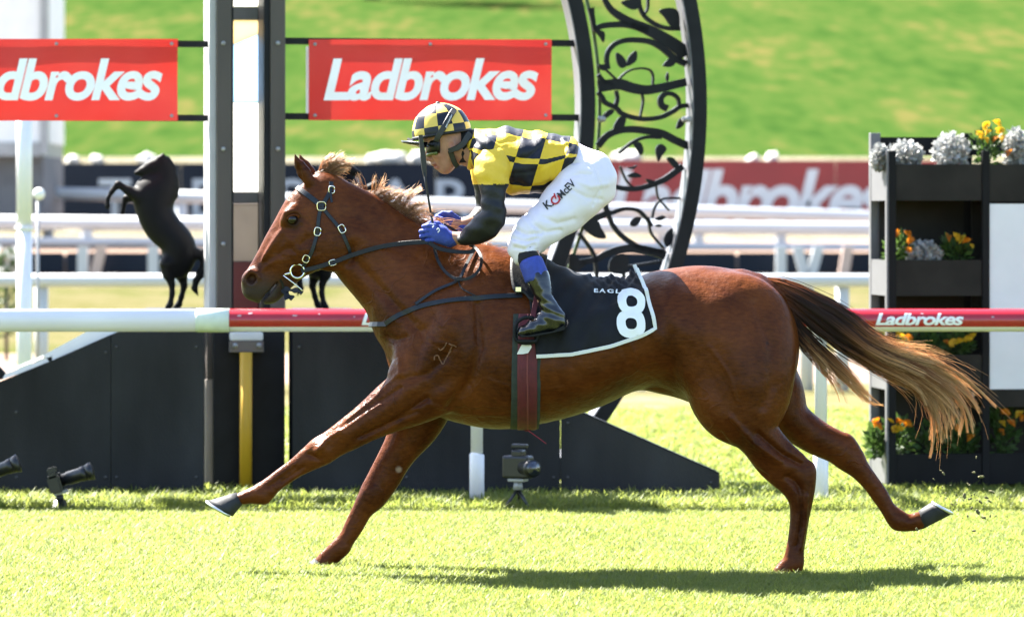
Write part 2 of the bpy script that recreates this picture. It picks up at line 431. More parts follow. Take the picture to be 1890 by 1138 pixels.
# ================================================================== hoardings
def hoarding(name, label, px0, px1, py0, y, zb, mt, body, tpx0, tpx1, tpy0, tpy1, tm, shear=0, off=0, space=1):
    t = thing(name, label, 'hoarding', (P((px0 + px1) / 2, 0, y).x, y, zb))
    x0 = P(px0, 0, y).x; x1 = P(px1, 0, y).x; z1 = P(0, py0, y).z
    n = max(1, round((x1 - x0) / 2.4))
    for i in range(n):
        a = x0 + (x1 - x0) * i / n; b = x0 + (x1 - x0) * (i + 1) / n
        box('panel', ((a + b) / 2, y + .03, (zb + z1) / 2), (b - a - .012, .06, z1 - zb), mt, t)
        box('support_leg', ((a + b) / 2, y + .09, (zb + z1) / 2 - .1), (.06, .05, z1 - zb), M_grey, t)
    def fn(u, v): return P(tpx0 + (tpx1 - tpx0) * u, tpy1 + (tpy0 - tpy1) * v, y - .008)
    if body: lettering('lettering', body, fn, tm, t, shear, off, space)
    return t
HY = 64 - CD
M_pale = mat('pale_blue_lettering', (.46, .56, .68), .6, var=.05)
hoarding('navy_hoarding', 'long navy hoarding with pale letters behind the white rails', 98, 1040, 301, HY, 1.2, M_navy, 'THE', 182, 398, 330, 404, M_pale, 0, .012, 1.32)
lettering('lettering', 'STAR', lambda u, v: P(512 + 362 * u, 404 - 74 * v, HY - .008), M_pale, bpy.data.objects['navy_hoarding'], 0, .012, 1.4)
hoarding('red_hoarding', 'red hoarding with white italic lettering behind the jockey and arch', 1048, 1790, 296, HY, 1.2, M_darkred, 'Ladbrokes', 1122, 1640, 312, 412, mat('hoarding_white', (.80, .84, .90), .6, var=.04), .25, .03, .93)
hoarding('plain_hoarding', 'blank navy hoarding running on behind the planter stand', 1800, 3300, 300, HY, 1.2, M_navy, None, 0, 0, 0, 0, None)

hoarding('plain_hoarding', 'blank navy hoarding behind the cabin beyond the picture edge', -1500, 60, 301, HY, 1.2, M_navy, None, 0, 0, 0, 0, None)

# pale boulders along the top of the bank
M_rock = mat('pale_rock', (.62, .60, .56), .85, var=.15, scale=5, bump=.5, bscale=9)
def boulder(px0, px1, py0, lab, i):
    y = 66 - CD; d = 66; bm = bmesh.new(); bmesh.ops.create_icosphere(bm, subdivisions=3, radius=1)
    rs = random.Random(i); ph = [rs.uniform(0, 6) for _ in range(6)]
    w = (px1 - px0) / 2 * d / F; zt = P(0, py0, y).z; zb = 2.35; h = (zt - zb)
    for v in bm.verts:
        c = v.co; k = 1 + .13 * math.sin(3 * c.x + ph[0]) * math.sin(4 * c.z + ph[1]) + .08 * math.sin(7 * c.x + ph[2]) + .07 * math.sin(6 * c.y + ph[3])
        v.co = Vector((c.x * w * k, c.y * .3 * k, c.z * h * .55 * k))
    bmesh.ops.translate(bm, verts=bm.verts, vec=(P((px0 + px1) / 2, 0, y).x, y, zb + h * .45))
    return tag(bm_obj('boulder', bm, M_rock, None, True), lab, 'boulder', 'pale boulders above the hoardings')
for i, (a, b, c, lab) in enumerate([(676, 752, 279, 'broad white boulder on the bank left of the jockey face'), (752, 790, 279, 'small white boulder just behind the whip flap'),
        (794, 838, 280, 'white boulder on the bank behind the jockey chin'), (255, 290, 283, 'pale boulder behind the head of the dark rearing statue'), (122, 146, 285, 'small pale boulder on the bank far left of the statue'),
        (165, 192, 285, 'yellowish pale boulder between statue and grey cabin'), (1128, 1186, 276, 'white boulder seen through the scrollwork of the arch'), (1412, 1438, 279, 'small white boulder on the bank above the red hoarding'), (1376, 1404, 284, 'low tan boulder beside the small white one above the red hoarding')]):
    boulder(a, b, c, lab, i)

# ================================================================== cabin at far left
cy = 58 - CD
cb = thing('track_cabin', 'overexposed white cabin with grey corner post behind the banner', 'cabin', (P(20, 0, cy).x, cy, 1.05))
def pbox(name, px0, px1, py0, py1, y, dep, mt, parent, bev=0.0):
    a = P(px0, py0, y); b = P(px1, py1, y)
    return box(name, ((a.x + b.x) / 2, y + dep / 2, (a.z + b.z) / 2), (abs(b.x - a.x), dep, abs(a.z - b.z)), mt, parent, 0, bev)
pbox('wall', -420, 76, -160, 262, cy, 3.0, M_white, cb)
pbox('corner_post', 74, 88, -160, 285, cy - .06, .2, M_grey, cb)
pbox('floor_beam', -420, 73, 262, 288, cy - .05, 3.0, M_grey, cb)
pbox('base_wall', -420, 80, 288, 420, cy + .25, 2.6, mat('grey_base', (.16, .16, .165), .7), cb)
pbox('roof', -440, 96, -186, -160, cy - .3, 3.6, M_grey, cb)
pbox('wall_panel', -180, -60, -40, 150, cy - .03, .04, mat('cabin_glass', (.12, .16, .2), .1), cb)
# slim white posts at left
fy = 28 - CD
fp = thing('flag_pole', 'slim white pole with a joint standing at the far left behind the rail', 'pole', (P(45, 0, fy).x, fy, 0))
tube('lower_tube', [P(45, 400 + CZ * F / 28, fy), P(45, 421, fy)], 14 * 28 / F, M_pvc, fp, 14)
tube('collar', [P(45, 424, fy), P(45, 418, fy)], 17 * 28 / F, M_pvc, fp, 14)
tube('upper_tube', [P(45, 421, fy), P(45, 160, fy)], 14.5 * 28 / F, M_pvc, fp, 14)
tube('cap', [P(45, 160, fy), P(45, 156, fy), P(45, 150, fy)], [17 * 28 / F, 17 * 28 / F, .01], M_pvc, fp, 14)
my = 30 - CD
mp_ = thing('marker_post', 'thin grey marker post topped by a small white ball', 'post', (P(70, 0, my).x, my, 0))
tube('stem', [P(69, 400 + CZ * F / 30, my), P(70, 365, my)], 3 * 30 / F, M_grey, mp_, 8)
bm = bmesh.new(); bmesh.ops.create_uvsphere(bm, u_segments=16, v_segments=10, radius=11 * 30 / F, matrix=Matrix.Translation(P(72, 358, my)))
bm_obj('ball', bm, M_white, mp_, True)
# ================================================================== black boards either side of the finish
WY = 20.4 - CD
def wall_outline(pts): return [P(x, y, WY) for x, y in pts]
GB = 400 + CZ * F / 20.4 + 3
wl_ = thing('board_barrier', 'black board barrier rising in a slope up to the winning post', 'barrier', (P(180, 0, WY).x, WY, 0))
prism('board', wall_outline([(-330, GB), (204, GB), (204, 617.5), (210, 615), (204, 617), (4, 697), (-330, 830)][:3] + [(100, 663), (4, 702), (-330, 832)]), Vector((0, .08, 0)), M_blackboard, wl_)
prism('end_board', wall_outline([(205.2, GB), (375, GB), (375, 605), (236, 605), (205.2, 617)]), Vector((0, .08, 0)), M_blackboard, wl_)
# white capping planks on the back of the slope
M_cap = mat('white_cap', (.82, .82, .80), .5, var=.04)
prism('cap_plank', [P(x, y, WY + .10) for x, y in [(98, 674), (80, 655), (165, 609), (250, 575), (250, 604), (210, 630)]], Vector((0, .10, 0)), M_cap, wl_)
prism('cap_plank', [P(x, y, WY + .10) for x, y in [(4, 700), (4, 692), (96, 657), (96, 668)]], Vector((0, .03, 0)), M_cap, wl_)
prism('cap_plank', [P(x, y, WY + .16) for x, y in [(10, 688), (10, 684), (80, 655), (80, 661)]], Vector((0, .03, 0)), M_cap, wl_)
prism('ramp_foot', [P(x, y, WY + .10) for x, y in [(-60, 700), (-60, 655), (-8, 668), (10, 688), (4, 700)]], Vector((0, .03, 0)), M_black, wl_)
wr_ = thing('board_barrier', 'black board barrier sloping down away from the winning post under the horse', 'barrier', (P(900, 0, WY).x, WY, 0))
prism('board', wall_outline([(540, GB), (738, GB), (738, 606), (540, 606)]), Vector((0, .08, 0)), M_blackboard, wr_)
prism('board', wall_outline([(739.2, GB), (1034, GB), (1034, 743.5), (739.2, 611)]), Vector((0, .08, 0)), M_blackboard, wr_)
prism('board', wall_outline([(1035.2, GB), (1328, GB), (1328, 873), (1320, 868), (1035.2, 744)]), Vector((0, .08, 0)), M_blackboard, wr_)
prism('edge_strip', [P(x, y, WY - .004) for x, y in [(739.2, 611), (739.2, 613), (1320, 870), (1328, 874), (1328, 872.2), (1320, 867.6)]], Vector((0, .088, 0)), M_black, wr_)

for t_, pts in ((wl_, [(30, 760), (30, 880), (195, 650), (195, 880), (215, 640), (215, 880), (362, 640), (362, 880)]), (wr_, [(552, 640), (552, 880), (726, 640), (726, 880), (750, 650), (750, 880), (1022, 770), (1022, 880), (1048, 780), (1048, 880), (1312, 890)])):
    for x, y in pts:
        c = P(x, y, WY); tube('screw', [c + Vector((0, -.004, 0)), c + Vector((0, .004, 0))], .008, mat('dull_screw', (.06, .06, .06), .5), t_, 8)

# ================================================================== yawed finish structure
YAW = R(10)
PC = Vector((P(457, 0, 20.75 - CD).x, 20.75 - CD, 0))          # pivot: foot of the winning post
PN = Vector((math.sin(YAW), -math.cos(YAW), 0))                # faces the camera side
PU = Vector((math.cos(YAW), math.sin(YAW), 0))
def Q(px, py, back=0.0):
    """photo pixel on the yawed plane, moved back behind it"""
    o = Vector((0, -CD, CZ)); r = P(px, py, 0) - o
    c = PC - PN * back
    t = (c - o).dot(PN) / r.dot(PN)
    return o + r * t
def qbox(name, px0, px1, py0, py1, back, dep, mt, parent, bev=0.0):
    a = Q(px0, py0, back); b = Q(px1, py1, back); w = (Q(px1, py0, back) - a).length
    c = Q((px0 + px1) / 2, (py0 + py1) / 2, back); zt = Q((px0 + px1) / 2, py0, back).z; zb = Q((px0 + px1) / 2, py1, back).z
    c.z = (zt + zb) / 2
    return box(name, c - PN * dep / 2, (w, dep, zt - zb), mt, parent, YAW, bev)

wp = thing('winning_post', 'tall dark winning post with mirror strip of painted reflections and a yellow pole at its foot', 'post', PC)
GP = 400 + CZ * F / 20.6 + 6
qbox('side_post', 400, 428, -260, 604, 0, .42, M_brown, wp, .006)
qbox('side_post', 499, 527, -260, 604, 0, .42, M_brown, wp, .006)
qbox('side_strip', 386, 398.6, -260, 604, .05, .30, mat('pale_side', (.62, .62, .64), .5, var=.06), wp)
qbox('inner_jamb', 487, 498.6, -260, 604, .02, .3, M_black, wp)
qbox('inner_jamb', 428.6, 431, -260, 604, .02, .3, M_black, wp)
# mirror strip between the posts: its bright reflections painted as coloured translucent panes
M_refl_w = mat('white_reflection', (.92, .91, .86), .3, var=.03, trans=.85)
M_refl_c = mat('cream_reflection', (.85, .72, .50), .3, var=.05, trans=.8)
M_refl_b = mat('blue_reflection', (.55, .70, .88), .3, var=.06, trans=.8, scale=3)
M_refl_g = mat('grey_reflection', (.50, .46, .42), .4, var=.06, trans=.5)
M_refl_r = mat('pink_reflection', (.30, .13, .13), .4, var=.06, trans=.35)
def qpane(name, pts, mt, back=.395):
    return prism(name, [Q(x, y, back) for x, y in pts], -PN * .012, mt, wp)
qpane('pane', [(431, 12), (487, 12), (487, -260), (431, -260)], M_refl_w)
qbox('glazing_bar', 431, 487, 13, 37, .37, .04, mat('bar_grey', (.34, .33, .33), .5), wp)
qpane('pane', [(431, 82), (487, 58), (487, 38), (431, 38)], M_refl_c)
qpane('pane', [(431, 188), (487, 188), (487, 59), (431, 83)], M_refl_b)
qpane('pane', [(431, 354), (487, 354), (487, 190), (431, 190)], M_refl_w)
qbox('glazing_bar', 431, 487, 355, 375, .37, .04, mat('bar_grey', (.34, .33, .33), .5), wp)
qpane('pane', [(431, 482), (487, 482), (487, 376), (431, 376)], M_refl_g)
qpane('pane', [(431, 600), (487, 600), (487, 483), (431, 483)], M_refl_r)
for y in (80, 275, 450):
    for x in (412, 513):
        c = Q(x, y, 0); tube('bolt', [c + PN * .012, c - PN * .01], .012, M_grey, wp, 8)
# base
qbox('base_box', 394, 526, 606, GP, -.02, .44, M_black, wp, .004)
qbox('base_trim', 380, 393.4, 700, GP, .02, .32, mat('tan_trim', (.40, .35, .31), .6, var=.3, scale=7, stretch=(1, 1, .4)), wp)  # pale tan trim with random streaks
qbox('base_trim', 382, 393.4, 606, 699, .02, .32, M_brown, wp)
qbox('bracket_box', 425, 487, 629, 650, -.10, .12, mat('bracket_grey', (.15, .13, .12), .5), wp, .004)
qbox('sunlit_bracket_top', 426, 486, 613, 628, -.11, .12, mat('sunlit_top_white', (.9, .9, .88), .3, var=.02, trans=.5), wp, .008)  # sunlit top of the bracket, its brightness put into a translucent white
for x in (434, 478):
    c = Q(x, 637, -.10); tube('bolt', [c + PN * .012, c - PN * .005], .015, M_grey, wp, 8)
tube('yellow_pole', [Q(454, 650, -.12), Q(453.5, GP, -.12)], 11.5 * 20.6 / F, M_yellow, wp, 16)

# ---- banner bars and banners
for nm, lab, a, b in (('banner_rack', 'black banner bars between the winning post and the arch', 527, 1085), ('banner_rack', 'black banner bars left of the winning post', -520, 399)):
    fr = thing(nm, lab, 'frame', Q((a + b) / 2, 220, .1))
    qbox('bar', a, b, 72, 84, .10, .04, M_black, fr); qbox('bar', a, b, 210, 222, .10, .04, M_black, fr)

def banner(px0, px1, py0, py1, lab, t0, t1, seed):
    t = thing('banner', lab, 'banner', Q((px0 + px1) / 2, py1, .08))
    nx, nz = 48, 14; rs = random.Random(seed); ph = [rs.uniform(0, 6) for _ in range(4)]
    def S(u, v, lift=0):
        w = .010 * math.sin(5 * u + ph[0] + 1.5 * v) * math.sin(math.pi * v) + .004 * math.sin(31 * u + 9 * v) * (1 - v) * v + .006 * math.sin(13 * u + ph[1] - 3 * v) * math.sin(math.pi * v) + .004 * math.sin(23 * u + ph[2]) * (1 - v)
        e = .8 * math.sin(3 * u + ph[3])
        return Q(px0 + (px1 - px0) * u, py1 + (py0 - py1) * v + e * (1 - abs(2 * v - 1)), .075) + PN * (w + lift)
    V = [S(i / nx, j / nz) for i in range(nx + 1) for j in range(nz + 1)]
    Fc = [(i * (nz + 1) + j, (i + 1) * (nz + 1) + j, (i + 1) * (nz + 1) + j + 1, i * (nz + 1) + j + 1) for i in range(nx) for j in range(nz)]
    mesh_obj('sheet', V, Fc, M_red, t, True)
    def fn(u, v): return S((t0 + (t1 - t0) * u - px0) / (px1 - px0), (py1 - (186 - 78 * v)) / (py1 - py0), .005)
    lettering('lettering', 'Ladbrokes', fn, M_bannertext, t, .25, .030, .93, (1.15, .22, .05))
    for u in (.025, .5, .975):
        for v in (.06, .94):
            c = S(u, v, .004); tube('eyelet', [c + PN * .003, c - PN * .002], .010, M_grey, t, 8)
    return t
banner(570, 1018, 73, 222, 'red banner with white italic lettering between winning post and arch', 597, 993, 1)
banner(-120, 328, 72, 223, 'red banner with white italic lettering cut off by the picture edge', -95, 300, 2)
hm = thing('banner_edge', 'thin white hem strip beside the banner nearest the arch', 'strip', Q(569, 210, .09))
qbox('strip', 565, 571, 86, 209, .085, .008, M_text, hm)

# ---- the great ring arch with scrollwork
arch = thing('ring_arch', 'great black ring arch filled with leafy wrought scrollwork', 'arch', Q(1180, 900, .15))
CX, CY = 295.0, 195.0
def ring(name, r0, r1, a0, a1, back, dep, mt, n=90):
    V = []; Fc = []
    for i in range(n + 1):
        a = R(a0 + (a1 - a0) * i / n); c, s = math.cos(a), math.sin(a)
        p = Q(CX + r0 * c, CY - r0 * s, back); q = Q(CX + r1 * c, CY - r1 * s, back)
        V += [p, q, q - PN * dep, p - PN * dep]
    for i in range(n):
        for k in range(4):
            a = i * 4 + k; b = i * 4 + (k + 1) % 4; Fc.append((a, a + 4, b + 4, b))
    Fc += [(0, 1, 2, 3), (n * 4 + 3, n * 4 + 2, n * 4 + 1, n * 4)]
    o = mesh_obj(name, V, Fc, mt, arch)
    return o
M_archin = mat('arch_flank', (.10, .10, .105), .35, var=.1, metal=.4)
ring('inner_ring', 779, 804, -63, 30, .05, .172, M_black)
ring('outer_ring', 986, 1010, -46, 30, .05, .172, M_black)
M_litface = mat('sunlit_steel', (.17, .17, .19), .4, var=.06)  # sunlight on the rings' inner sides put into a lighter grey
ring('lit_inner_face', 776.5, 778.6, -63, 30, .052, .17, M_litface)
ring('lit_inner_face', 983.5, 985.6, -46, 30, .052, .17, M_litface)
ring('mesh_band', 809, 815, -60, 30, .20, .01, mat('green_band', (.10, .16, .06), .6))

def scroll(zoom, pts, w0, w1=None, name='scroll'):
    ox, oy, sc = zoom; w1 = w1 if w1 else w0
    sp = catmull([(ox + x / sc, oy + y / sc) for x, y in pts], 6)
    n = len(sp); left = []; right = []
    for i, (x, y) in enumerate(sp):
        a = sp[max(0, i - 1)]; b = sp[min(n - 1, i + 1)]; dx, dy = b[0] - a[0], b[1] - a[1]; l = math.hypot(dx, dy) or 1
        w = (w0 + (w1 - w0) * i / (n - 1)) * 1.6 / sc / 2
        nx_, ny_ = -dy / l * w, dx / l * w
        left.append(Q(x + nx_, y + ny_, .14)); right.append(Q(x - nx_, y - ny_, .14))
    V = []; Fc = []
    for l, r in zip(left, right): V += [l, r, r - PN * .03, l - PN * .03]
    for i in range(n - 1):
        for k in range(4):
            a = i * 4 + k; b = i * 4 + (k + 1) % 4; Fc.append((a, a + 4, b + 4, b))
    Fc += [(0, 1, 2, 3), ((n - 1) * 4 + 3, (n - 1) * 4 + 2, (n - 1) * 4 + 1, (n - 1) * 4)]
    mesh_obj(name, V, Fc, M_black, arch)
def leaf(zoom, pts):
    ox, oy, sc = zoom
    sp = catmull([(ox + x / sc, oy + y / sc) for x, y in pts], 3, True)
    prism('leaf', [Q(x, y, .135) for x, y in sp], -PN * .02, M_black, arch)
Z3 = (1010, 0, 4.063); Z4 = (1000, 260, 4.0645); Z5 = (1010, -300, 4.063)
for pts, a, b in [([(430, -10), (480, 70), (560, 130), (640, 175), (760, 225), (880, 290), (1000, 370), (1040, 420)], 22, 70),
                  ([(350, 225), (420, 195), (520, 185), (620, 190), (760, 230)], 26, 30),
                  ([(690, -10), (700, 60), (740, 130), (820, 185), (900, 212), (1000, 215)], 18, 20),
                  ([(760, -10), (755, 70), (720, 125)], 12, 10),
                  ([(460, 520), (450, 450), (460, 390), (500, 340), (560, 310), (640, 300), (760, 310), (840, 345), (900, 390), (960, 440), (1045, 480)], 20, 30),
                  ([(385, 650), (540, 632), (640, 660), (740, 675), (850, 660), (1045, 615)], 55, 38),
                  ([(530, 605), (600, 540), (680, 515), (760, 520), (795, 560), (795, 645)], 10, 9),
                  ([(440, 520), (535, 610)], 9, 9),
                  ([(385, 560), (430, 610), (500, 640)], 20, 14),
                  ([(385, 690), (415, 730), (440, 770), (520, 810), (560, 850), (640, 880), (740, 893), (850, 880), (940, 840), (1000, 800), (1060, 790)], 22, 22),
                  ([(905, 815), (862, 790), (855, 740), (890, 705), (940, 705), (985, 740), (995, 800)], 32, 14),
                  ([(710, 690), (722, 760), (700, 880)], 11, 9),
                  ([(520, 680), (530, 740), (515, 800)], 16, 20),
                  ([(385, 1095), (450, 1020), (540, 980), (640, 970), (740, 980), (860, 1000), (960, 1050), (1060, 1095)], 30, 36),
                  ([(540, 1150), (640, 1070), (740, 1030), (860, 1030)], 14, 18),
                  ([(330, 60), (340, 120), (360, 230)], 30, 16)]:
    scroll(Z3, pts, a, b)
for pts in [[(840, 80), (920, 60), (985, 90), (990, 215), (930, 200), (880, 130)], [(555, 15), (690, -10), (695, 50), (640, 75)],
            [(520, 395), (575, 430), (600, 490), (560, 512), (525, 470)], [(668, 380), (672, 450), (625, 490), (600, 492), (610, 430)],
            [(385, 485), (450, 488), (440, 530), (400, 520)], [(352, 228), (430, 240), (425, 320), (390, 270)],
            [(868, 492), (930, 430), (965, 468), (930, 502)], [(905, 540), (915, 580), (903, 615), (890, 580)],
            [(408, 875), (470, 820), (505, 838), (440, 890)], [(498, 962), (540, 880), (592, 880), (570, 960)], [(968, 965), (995, 890), (1040, 895), (1015, 950)]]:
    leaf(Z3, pts)
for pts, a, b in [([(540, 342), (640, 360), (740, 355), (840, 325), (940, 280), (1060, 190)], 22, 30),
                  ([(590, 190), (640, 300), (700, 360)], 8, 8), ([(860, 330), (880, 430), (960, 520)], 7, 7),
                  ([(480, 470), (490, 520), (520, 540), (580, 520), (640, 508), (720, 520), (780, 570), (830, 640)], 24, 16),
                  ([(500, 550), (530, 620), (580, 690), (640, 740), (720, 790), (800, 815), (925, 835)], 20, 26),
                  ([(280, 690), (350, 780), (400, 870), (415, 1000), (430, 1080)], 16, 16),
                  ([(250, 915), (400, 890), (480, 850), (580, 815), (680, 805), (800, 820), (930, 860)], 26, 40),
                  ([(310, 610), (430, 570), (490, 540)], 34, 28), ([(830, 580), (850, 500), (900, 440), (960, 430), (1040, 430)], 11, 11),
                  ([(800, 570), (820, 680), (860, 740), (920, 805)], 10, 10), ([(600, 950), (740, 930), (900, 905)], 12, 16), ([(610, 940), (620, 1010), (640, 1090)], 14, 14),
                  ([(150, 1010), (260, 960), (330, 910)], 30, 20)]:
    scroll(Z4, pts, a, b)
for pts in [[(690, 20), (740, 10), (765, 70), (745, 108), (710, 60)], [(855, 60), (895, 22), (938, 60), (905, 110), (875, 152)], [(938, 130), (990, 130), (1030, 180), (1000, 205)],
            [(640, 262), (700, 235), (752, 268), (690, 278)], [(640, 205), (690, 190), (720, 180), (690, 212)], [(305, 640), (420, 600), (445, 650), (485, 728), (400, 722)],
            [(663, 612), (700, 572), (748, 575), (720, 632), (680, 642)], [(915, 740), (940, 680), (985, 655), (975, 760), (940, 795)], [(850, 585), (900, 558), (932, 575), (890, 600)],
            [(850, 635), (880, 622), (905, 635), (880, 648)], [(780, 285), (850, 300), (860, 330), (810, 320)], [(210, 850), (270, 870), (290, 960), (215, 975)], [(530, 870), (640, 850), (640, 990), (510, 980)]]:
    leaf(Z4, pts)
# the same motif carried on over the top of the ring, out of the picture
for z in ((1000, -262, 4.2),):
    for pts, a, b in [([(430, 40), (520, 200), (700, 260), (900, 420), (980, 560)], 22, 50), ([(300, 420), (480, 330), (640, 420), (900, 640)], 26, 30), ([(330, 800), (500, 640), (760, 700), (980, 900)], 22, 30), ([(420, 1000), (640, 860), (860, 960)], 24, 30)]:
        scroll(z, pts, a, b)
for x, y in ((1111, 220), (1267, 220)):
    c = Q(x, y, .04); tube('bolt', [c + PN * .03, c - PN * .05], .018, M_grey, arch, 10)
# ================================================================== smooth-union volume modelling (numpy), for bodies
class Vox:
    def __init__(s, lo, hi, h):
        s.h = h; s.lo = np.array(lo, np.float32)
        s.n = [int(math.ceil((b - a) / h)) + 1 for a, b in zip(lo, hi)]
        s.D = np.full(s.n, .15, np.float32)
        s.ax = [(lo[i] + h * np.arange(s.n[i])).astype(np.float32) for i in range(3)]
    def _reg(s, lo, hi):
        sl = []
        for i in range(3):
            a = int(np.clip(math.floor((lo[i] - s.lo[i]) / s.h), 0, s.n[i])); b = int(np.clip(math.ceil((hi[i] - s.lo[i]) / s.h) + 1, 0, s.n[i]))
            if b <= a: return None, None
            sl.append(slice(a, b))
        X = s.ax[0][sl[0]][:, None, None]; Y = s.ax[1][sl[1]][None, :, None]; Z = s.ax[2][sl[2]][None, None, :]
        return tuple(sl), (X, Y, Z)
    def put(s, sl, d, k, sub=False):
        A = s.D[sl]
        if sub:
            d = -d
            if k <= 0: s.D[sl] = np.maximum(A, d); return
            h = np.maximum(k - np.abs(A - d), 0) / k; s.D[sl] = np.maximum(A, d) + h * h * k * .25
        else:
            if k <= 0: s.D[sl] = np.minimum(A, d); return
            h = np.maximum(k - np.abs(A - d), 0) / k; s.D[sl] = np.minimum(A, d) - h * h * k * .25
    def ell(s, c, r, k=.03, rot=0.0, sub=False):
        """ellipsoid, rot = rotation about y in radians (x axis tilts up for positive)"""
        m = max(r) + k + .02
        sl, g = s._reg([c[i] - m for i in range(3)], [c[i] + m for i in range(3)])
        if sl is None: return
        X, Y, Z = g[0] - c[0], g[1] - c[1], g[2] - c[2]
        ca, sa = math.cos(rot), math.sin(rot)
        U = X * ca + Z * sa; W = -X * sa + Z * ca
        k0 = np.sqrt((U / r[0]) ** 2 + (Y / r[1]) ** 2 + (W / r[2]) ** 2)
        k1 = np.sqrt((U / r[0] ** 2) ** 2 + (Y / r[1] ** 2) ** 2 + (W / r[2] ** 2) ** 2) + 1e-6
        s.put(sl, np.where(k0 < .2, -min(r) * (1 - k0), k0 * (k0 - 1) / k1), k, sub)
    def chain(s, st, k=.03, kin=.012, cap=1.0, sub=False):
        """st: stations (centre, w, t, up, egg): in-plane half width w along `up`, half thickness t sideways"""
        P0 = np.array([q[0] for q in st], np.float32)
        mg = k + .03
        rm = max(max(q[1], q[2] * (1 + abs(q[4]))) for q in st)
        lo = P0.min(0) - rm - mg; hi = P0.max(0) + rm + mg
        sl, g = s._reg(lo, hi)
        if sl is None: return
        shp = [g[0].shape[0], g[1].shape[1], g[2].shape[2]]
        out = np.full(shp, .15, np.float32)
        base = [sl[i].start for i in range(3)]
        for (a, b) in zip(st[:-1], st[1:]):
            A = np.array(a[0], np.float32); B = np.array(b[0], np.float32)
            r = max(a[1], b[1], a[2] * (1 + abs(a[4])), b[2] * (1 + abs(b[4]))) + mg
            l2 = np.minimum(A, B) - r; h2 = np.maximum(A, B) + r
            s2, gg = s._reg(l2, h2)
            if s2 is None: continue
            s2 = tuple(slice(max(s2[i].start, sl[i].start), min(s2[i].stop, sl[i].stop)) for i in range(3))
            X = s.ax[0][s2[0]][:, None, None]; Y = s.ax[1][s2[1]][None, :, None]; Z = s.ax[2][s2[2]][None, None, :]
            BA = B - A; L2 = float(BA @ BA) + 1e-9
            T = np.clip(((X - A[0]) * BA[0] + (Y - A[1]) * BA[1] + (Z - A[2]) * BA[2]) / L2, 0, 1)
            qx = X - (A[0] + T * BA[0]); qy = Y - (A[1] + T * BA[1]); qz = Z - (A[2] + T * BA[2])
            up = np.array(a[3], np.float32) + np.array(b[3], np.float32); up /= np.linalg.norm(up)
            ax = BA / math.sqrt(L2)
            lat = np.cross(ax, up); ln = np.linalg.norm(lat); lat = lat / ln if ln > 1e-4 else np.array([0, 1, 0], np.float32)
            v = qx * lat[0] + qy * lat[1] + qz * lat[2]
            u = qx * up[0] + qy * up[1] + qz * up[2]
            q2 = qx * qx + qy * qy + qz * qz
            al2 = np.maximum(q2 - v * v - u * u, 0) * (cap * cap)
            w = a[1] + T * (b[1] - a[1]); t = a[2] + T * (b[2] - a[2]); e = a[4] + T * (b[4] - a[4])
            t = t * (1 - e * np.clip(u / w, -1, 1))
            uu = u * u + al2
            k0 = np.sqrt(uu / (w * w) + v * v / (t * t)); k1 = np.sqrt(uu / w ** 4 + v * v / t ** 4) + 1e-6
            d = np.where(k0 < .2, -np.minimum(w, t) * (1 - k0), k0 * (k0 - 1) / k1).astype(np.float32)
            so = tuple(slice(s2[i].start - base[i], s2[i].stop - base[i]) for i in range(3))
            O = out[so]
            if kin > 0:
                h = np.maximum(kin - np.abs(O - d), 0) / kin; out[so] = np.minimum(O, d) - h * h * kin * .25
            else: out[so] = np.minimum(O, d)
        s.put(sl, out, k, sub)
    def mesh(s, smooth=3):
        D = s.D; I = D < 0; lo = s.lo; h = s.h
        c = I[:-1, :-1, :-1].astype(np.uint8)
        cs = np.zeros(c.shape, np.uint8)
        for dx in (0, 1):
            for dy in (0, 1):
                for dz in (0, 1): cs += I[dx:I.shape[0] - 1 + dx, dy:I.shape[1] - 1 + dy, dz:I.shape[2] - 1 + dz]
        act = np.argwhere((cs > 0) & (cs < 8))
        idx = np.full(cs.shape, -1, np.int32); idx[act[:, 0], act[:, 1], act[:, 2]] = np.arange(len(act))
        acc = np.zeros((len(act), 3), np.float32); cnt = np.zeros(len(act), np.float32)
        cor = [(x, y, z) for x in (0, 1) for y in (0, 1) for z in (0, 1)]
        for a in cor:
            for ax in range(3):
                if a[ax]: continue
                b = list(a); b[ax] = 1
                va = D[act[:, 0] + a[0], act[:, 1] + a[1], act[:, 2] + a[2]]; vb = D[act[:, 0] + b[0], act[:, 1] + b[1], act[:, 2] + b[2]]
                m = (va < 0) != (vb < 0)
                t = np.where(m, va / np.where(m, va - vb, 1), 0)
                p = np.array(a, np.float32)[None, :].repeat(len(act), 0); p[:, ax] += t
                acc += p * m[:, None]; cnt += m
        V = (act + acc / cnt[:, None]) * h + lo
        Q_ = []
        for ax in range(3):
            o1, o2 = [(1, 2), (2, 0), (0, 1)][ax]
            s0 = [slice(None)] * 3; s1 = [slice(None)] * 3; s0[ax] = slice(0, -1); s1[ax] = slice(1, None)
            m = I[tuple(s0)] != I[tuple(s1)]
            e = np.argwhere(m)
            ok = (e[:, o1] > 0) & (e[:, o2] > 0) & (e[:, o1] < cs.shape[o1]) & (e[:, o2] < cs.shape[o2])
            e = e[ok]; ins = I[e[:, 0], e[:, 1], e[:, 2]]
            def cell(d1, d2):
                f = e.copy(); f[:, o1] += d1; f[:, o2] += d2
                return idx[f[:, 0], f[:, 1], f[:, 2]]
            q = np.stack([cell(-1, -1), cell(0, -1), cell(0, 0), cell(-1, 0)], 1)
            q[~ins] = q[~ins][:, ::-1]
            Q_.append(q)
        Fq = np.concatenate(Q_)
        E = np.concatenate([Fq[:, [0, 1]], Fq[:, [1, 2]], Fq[:, [2, 3]], Fq[:, [3, 0]]]); 
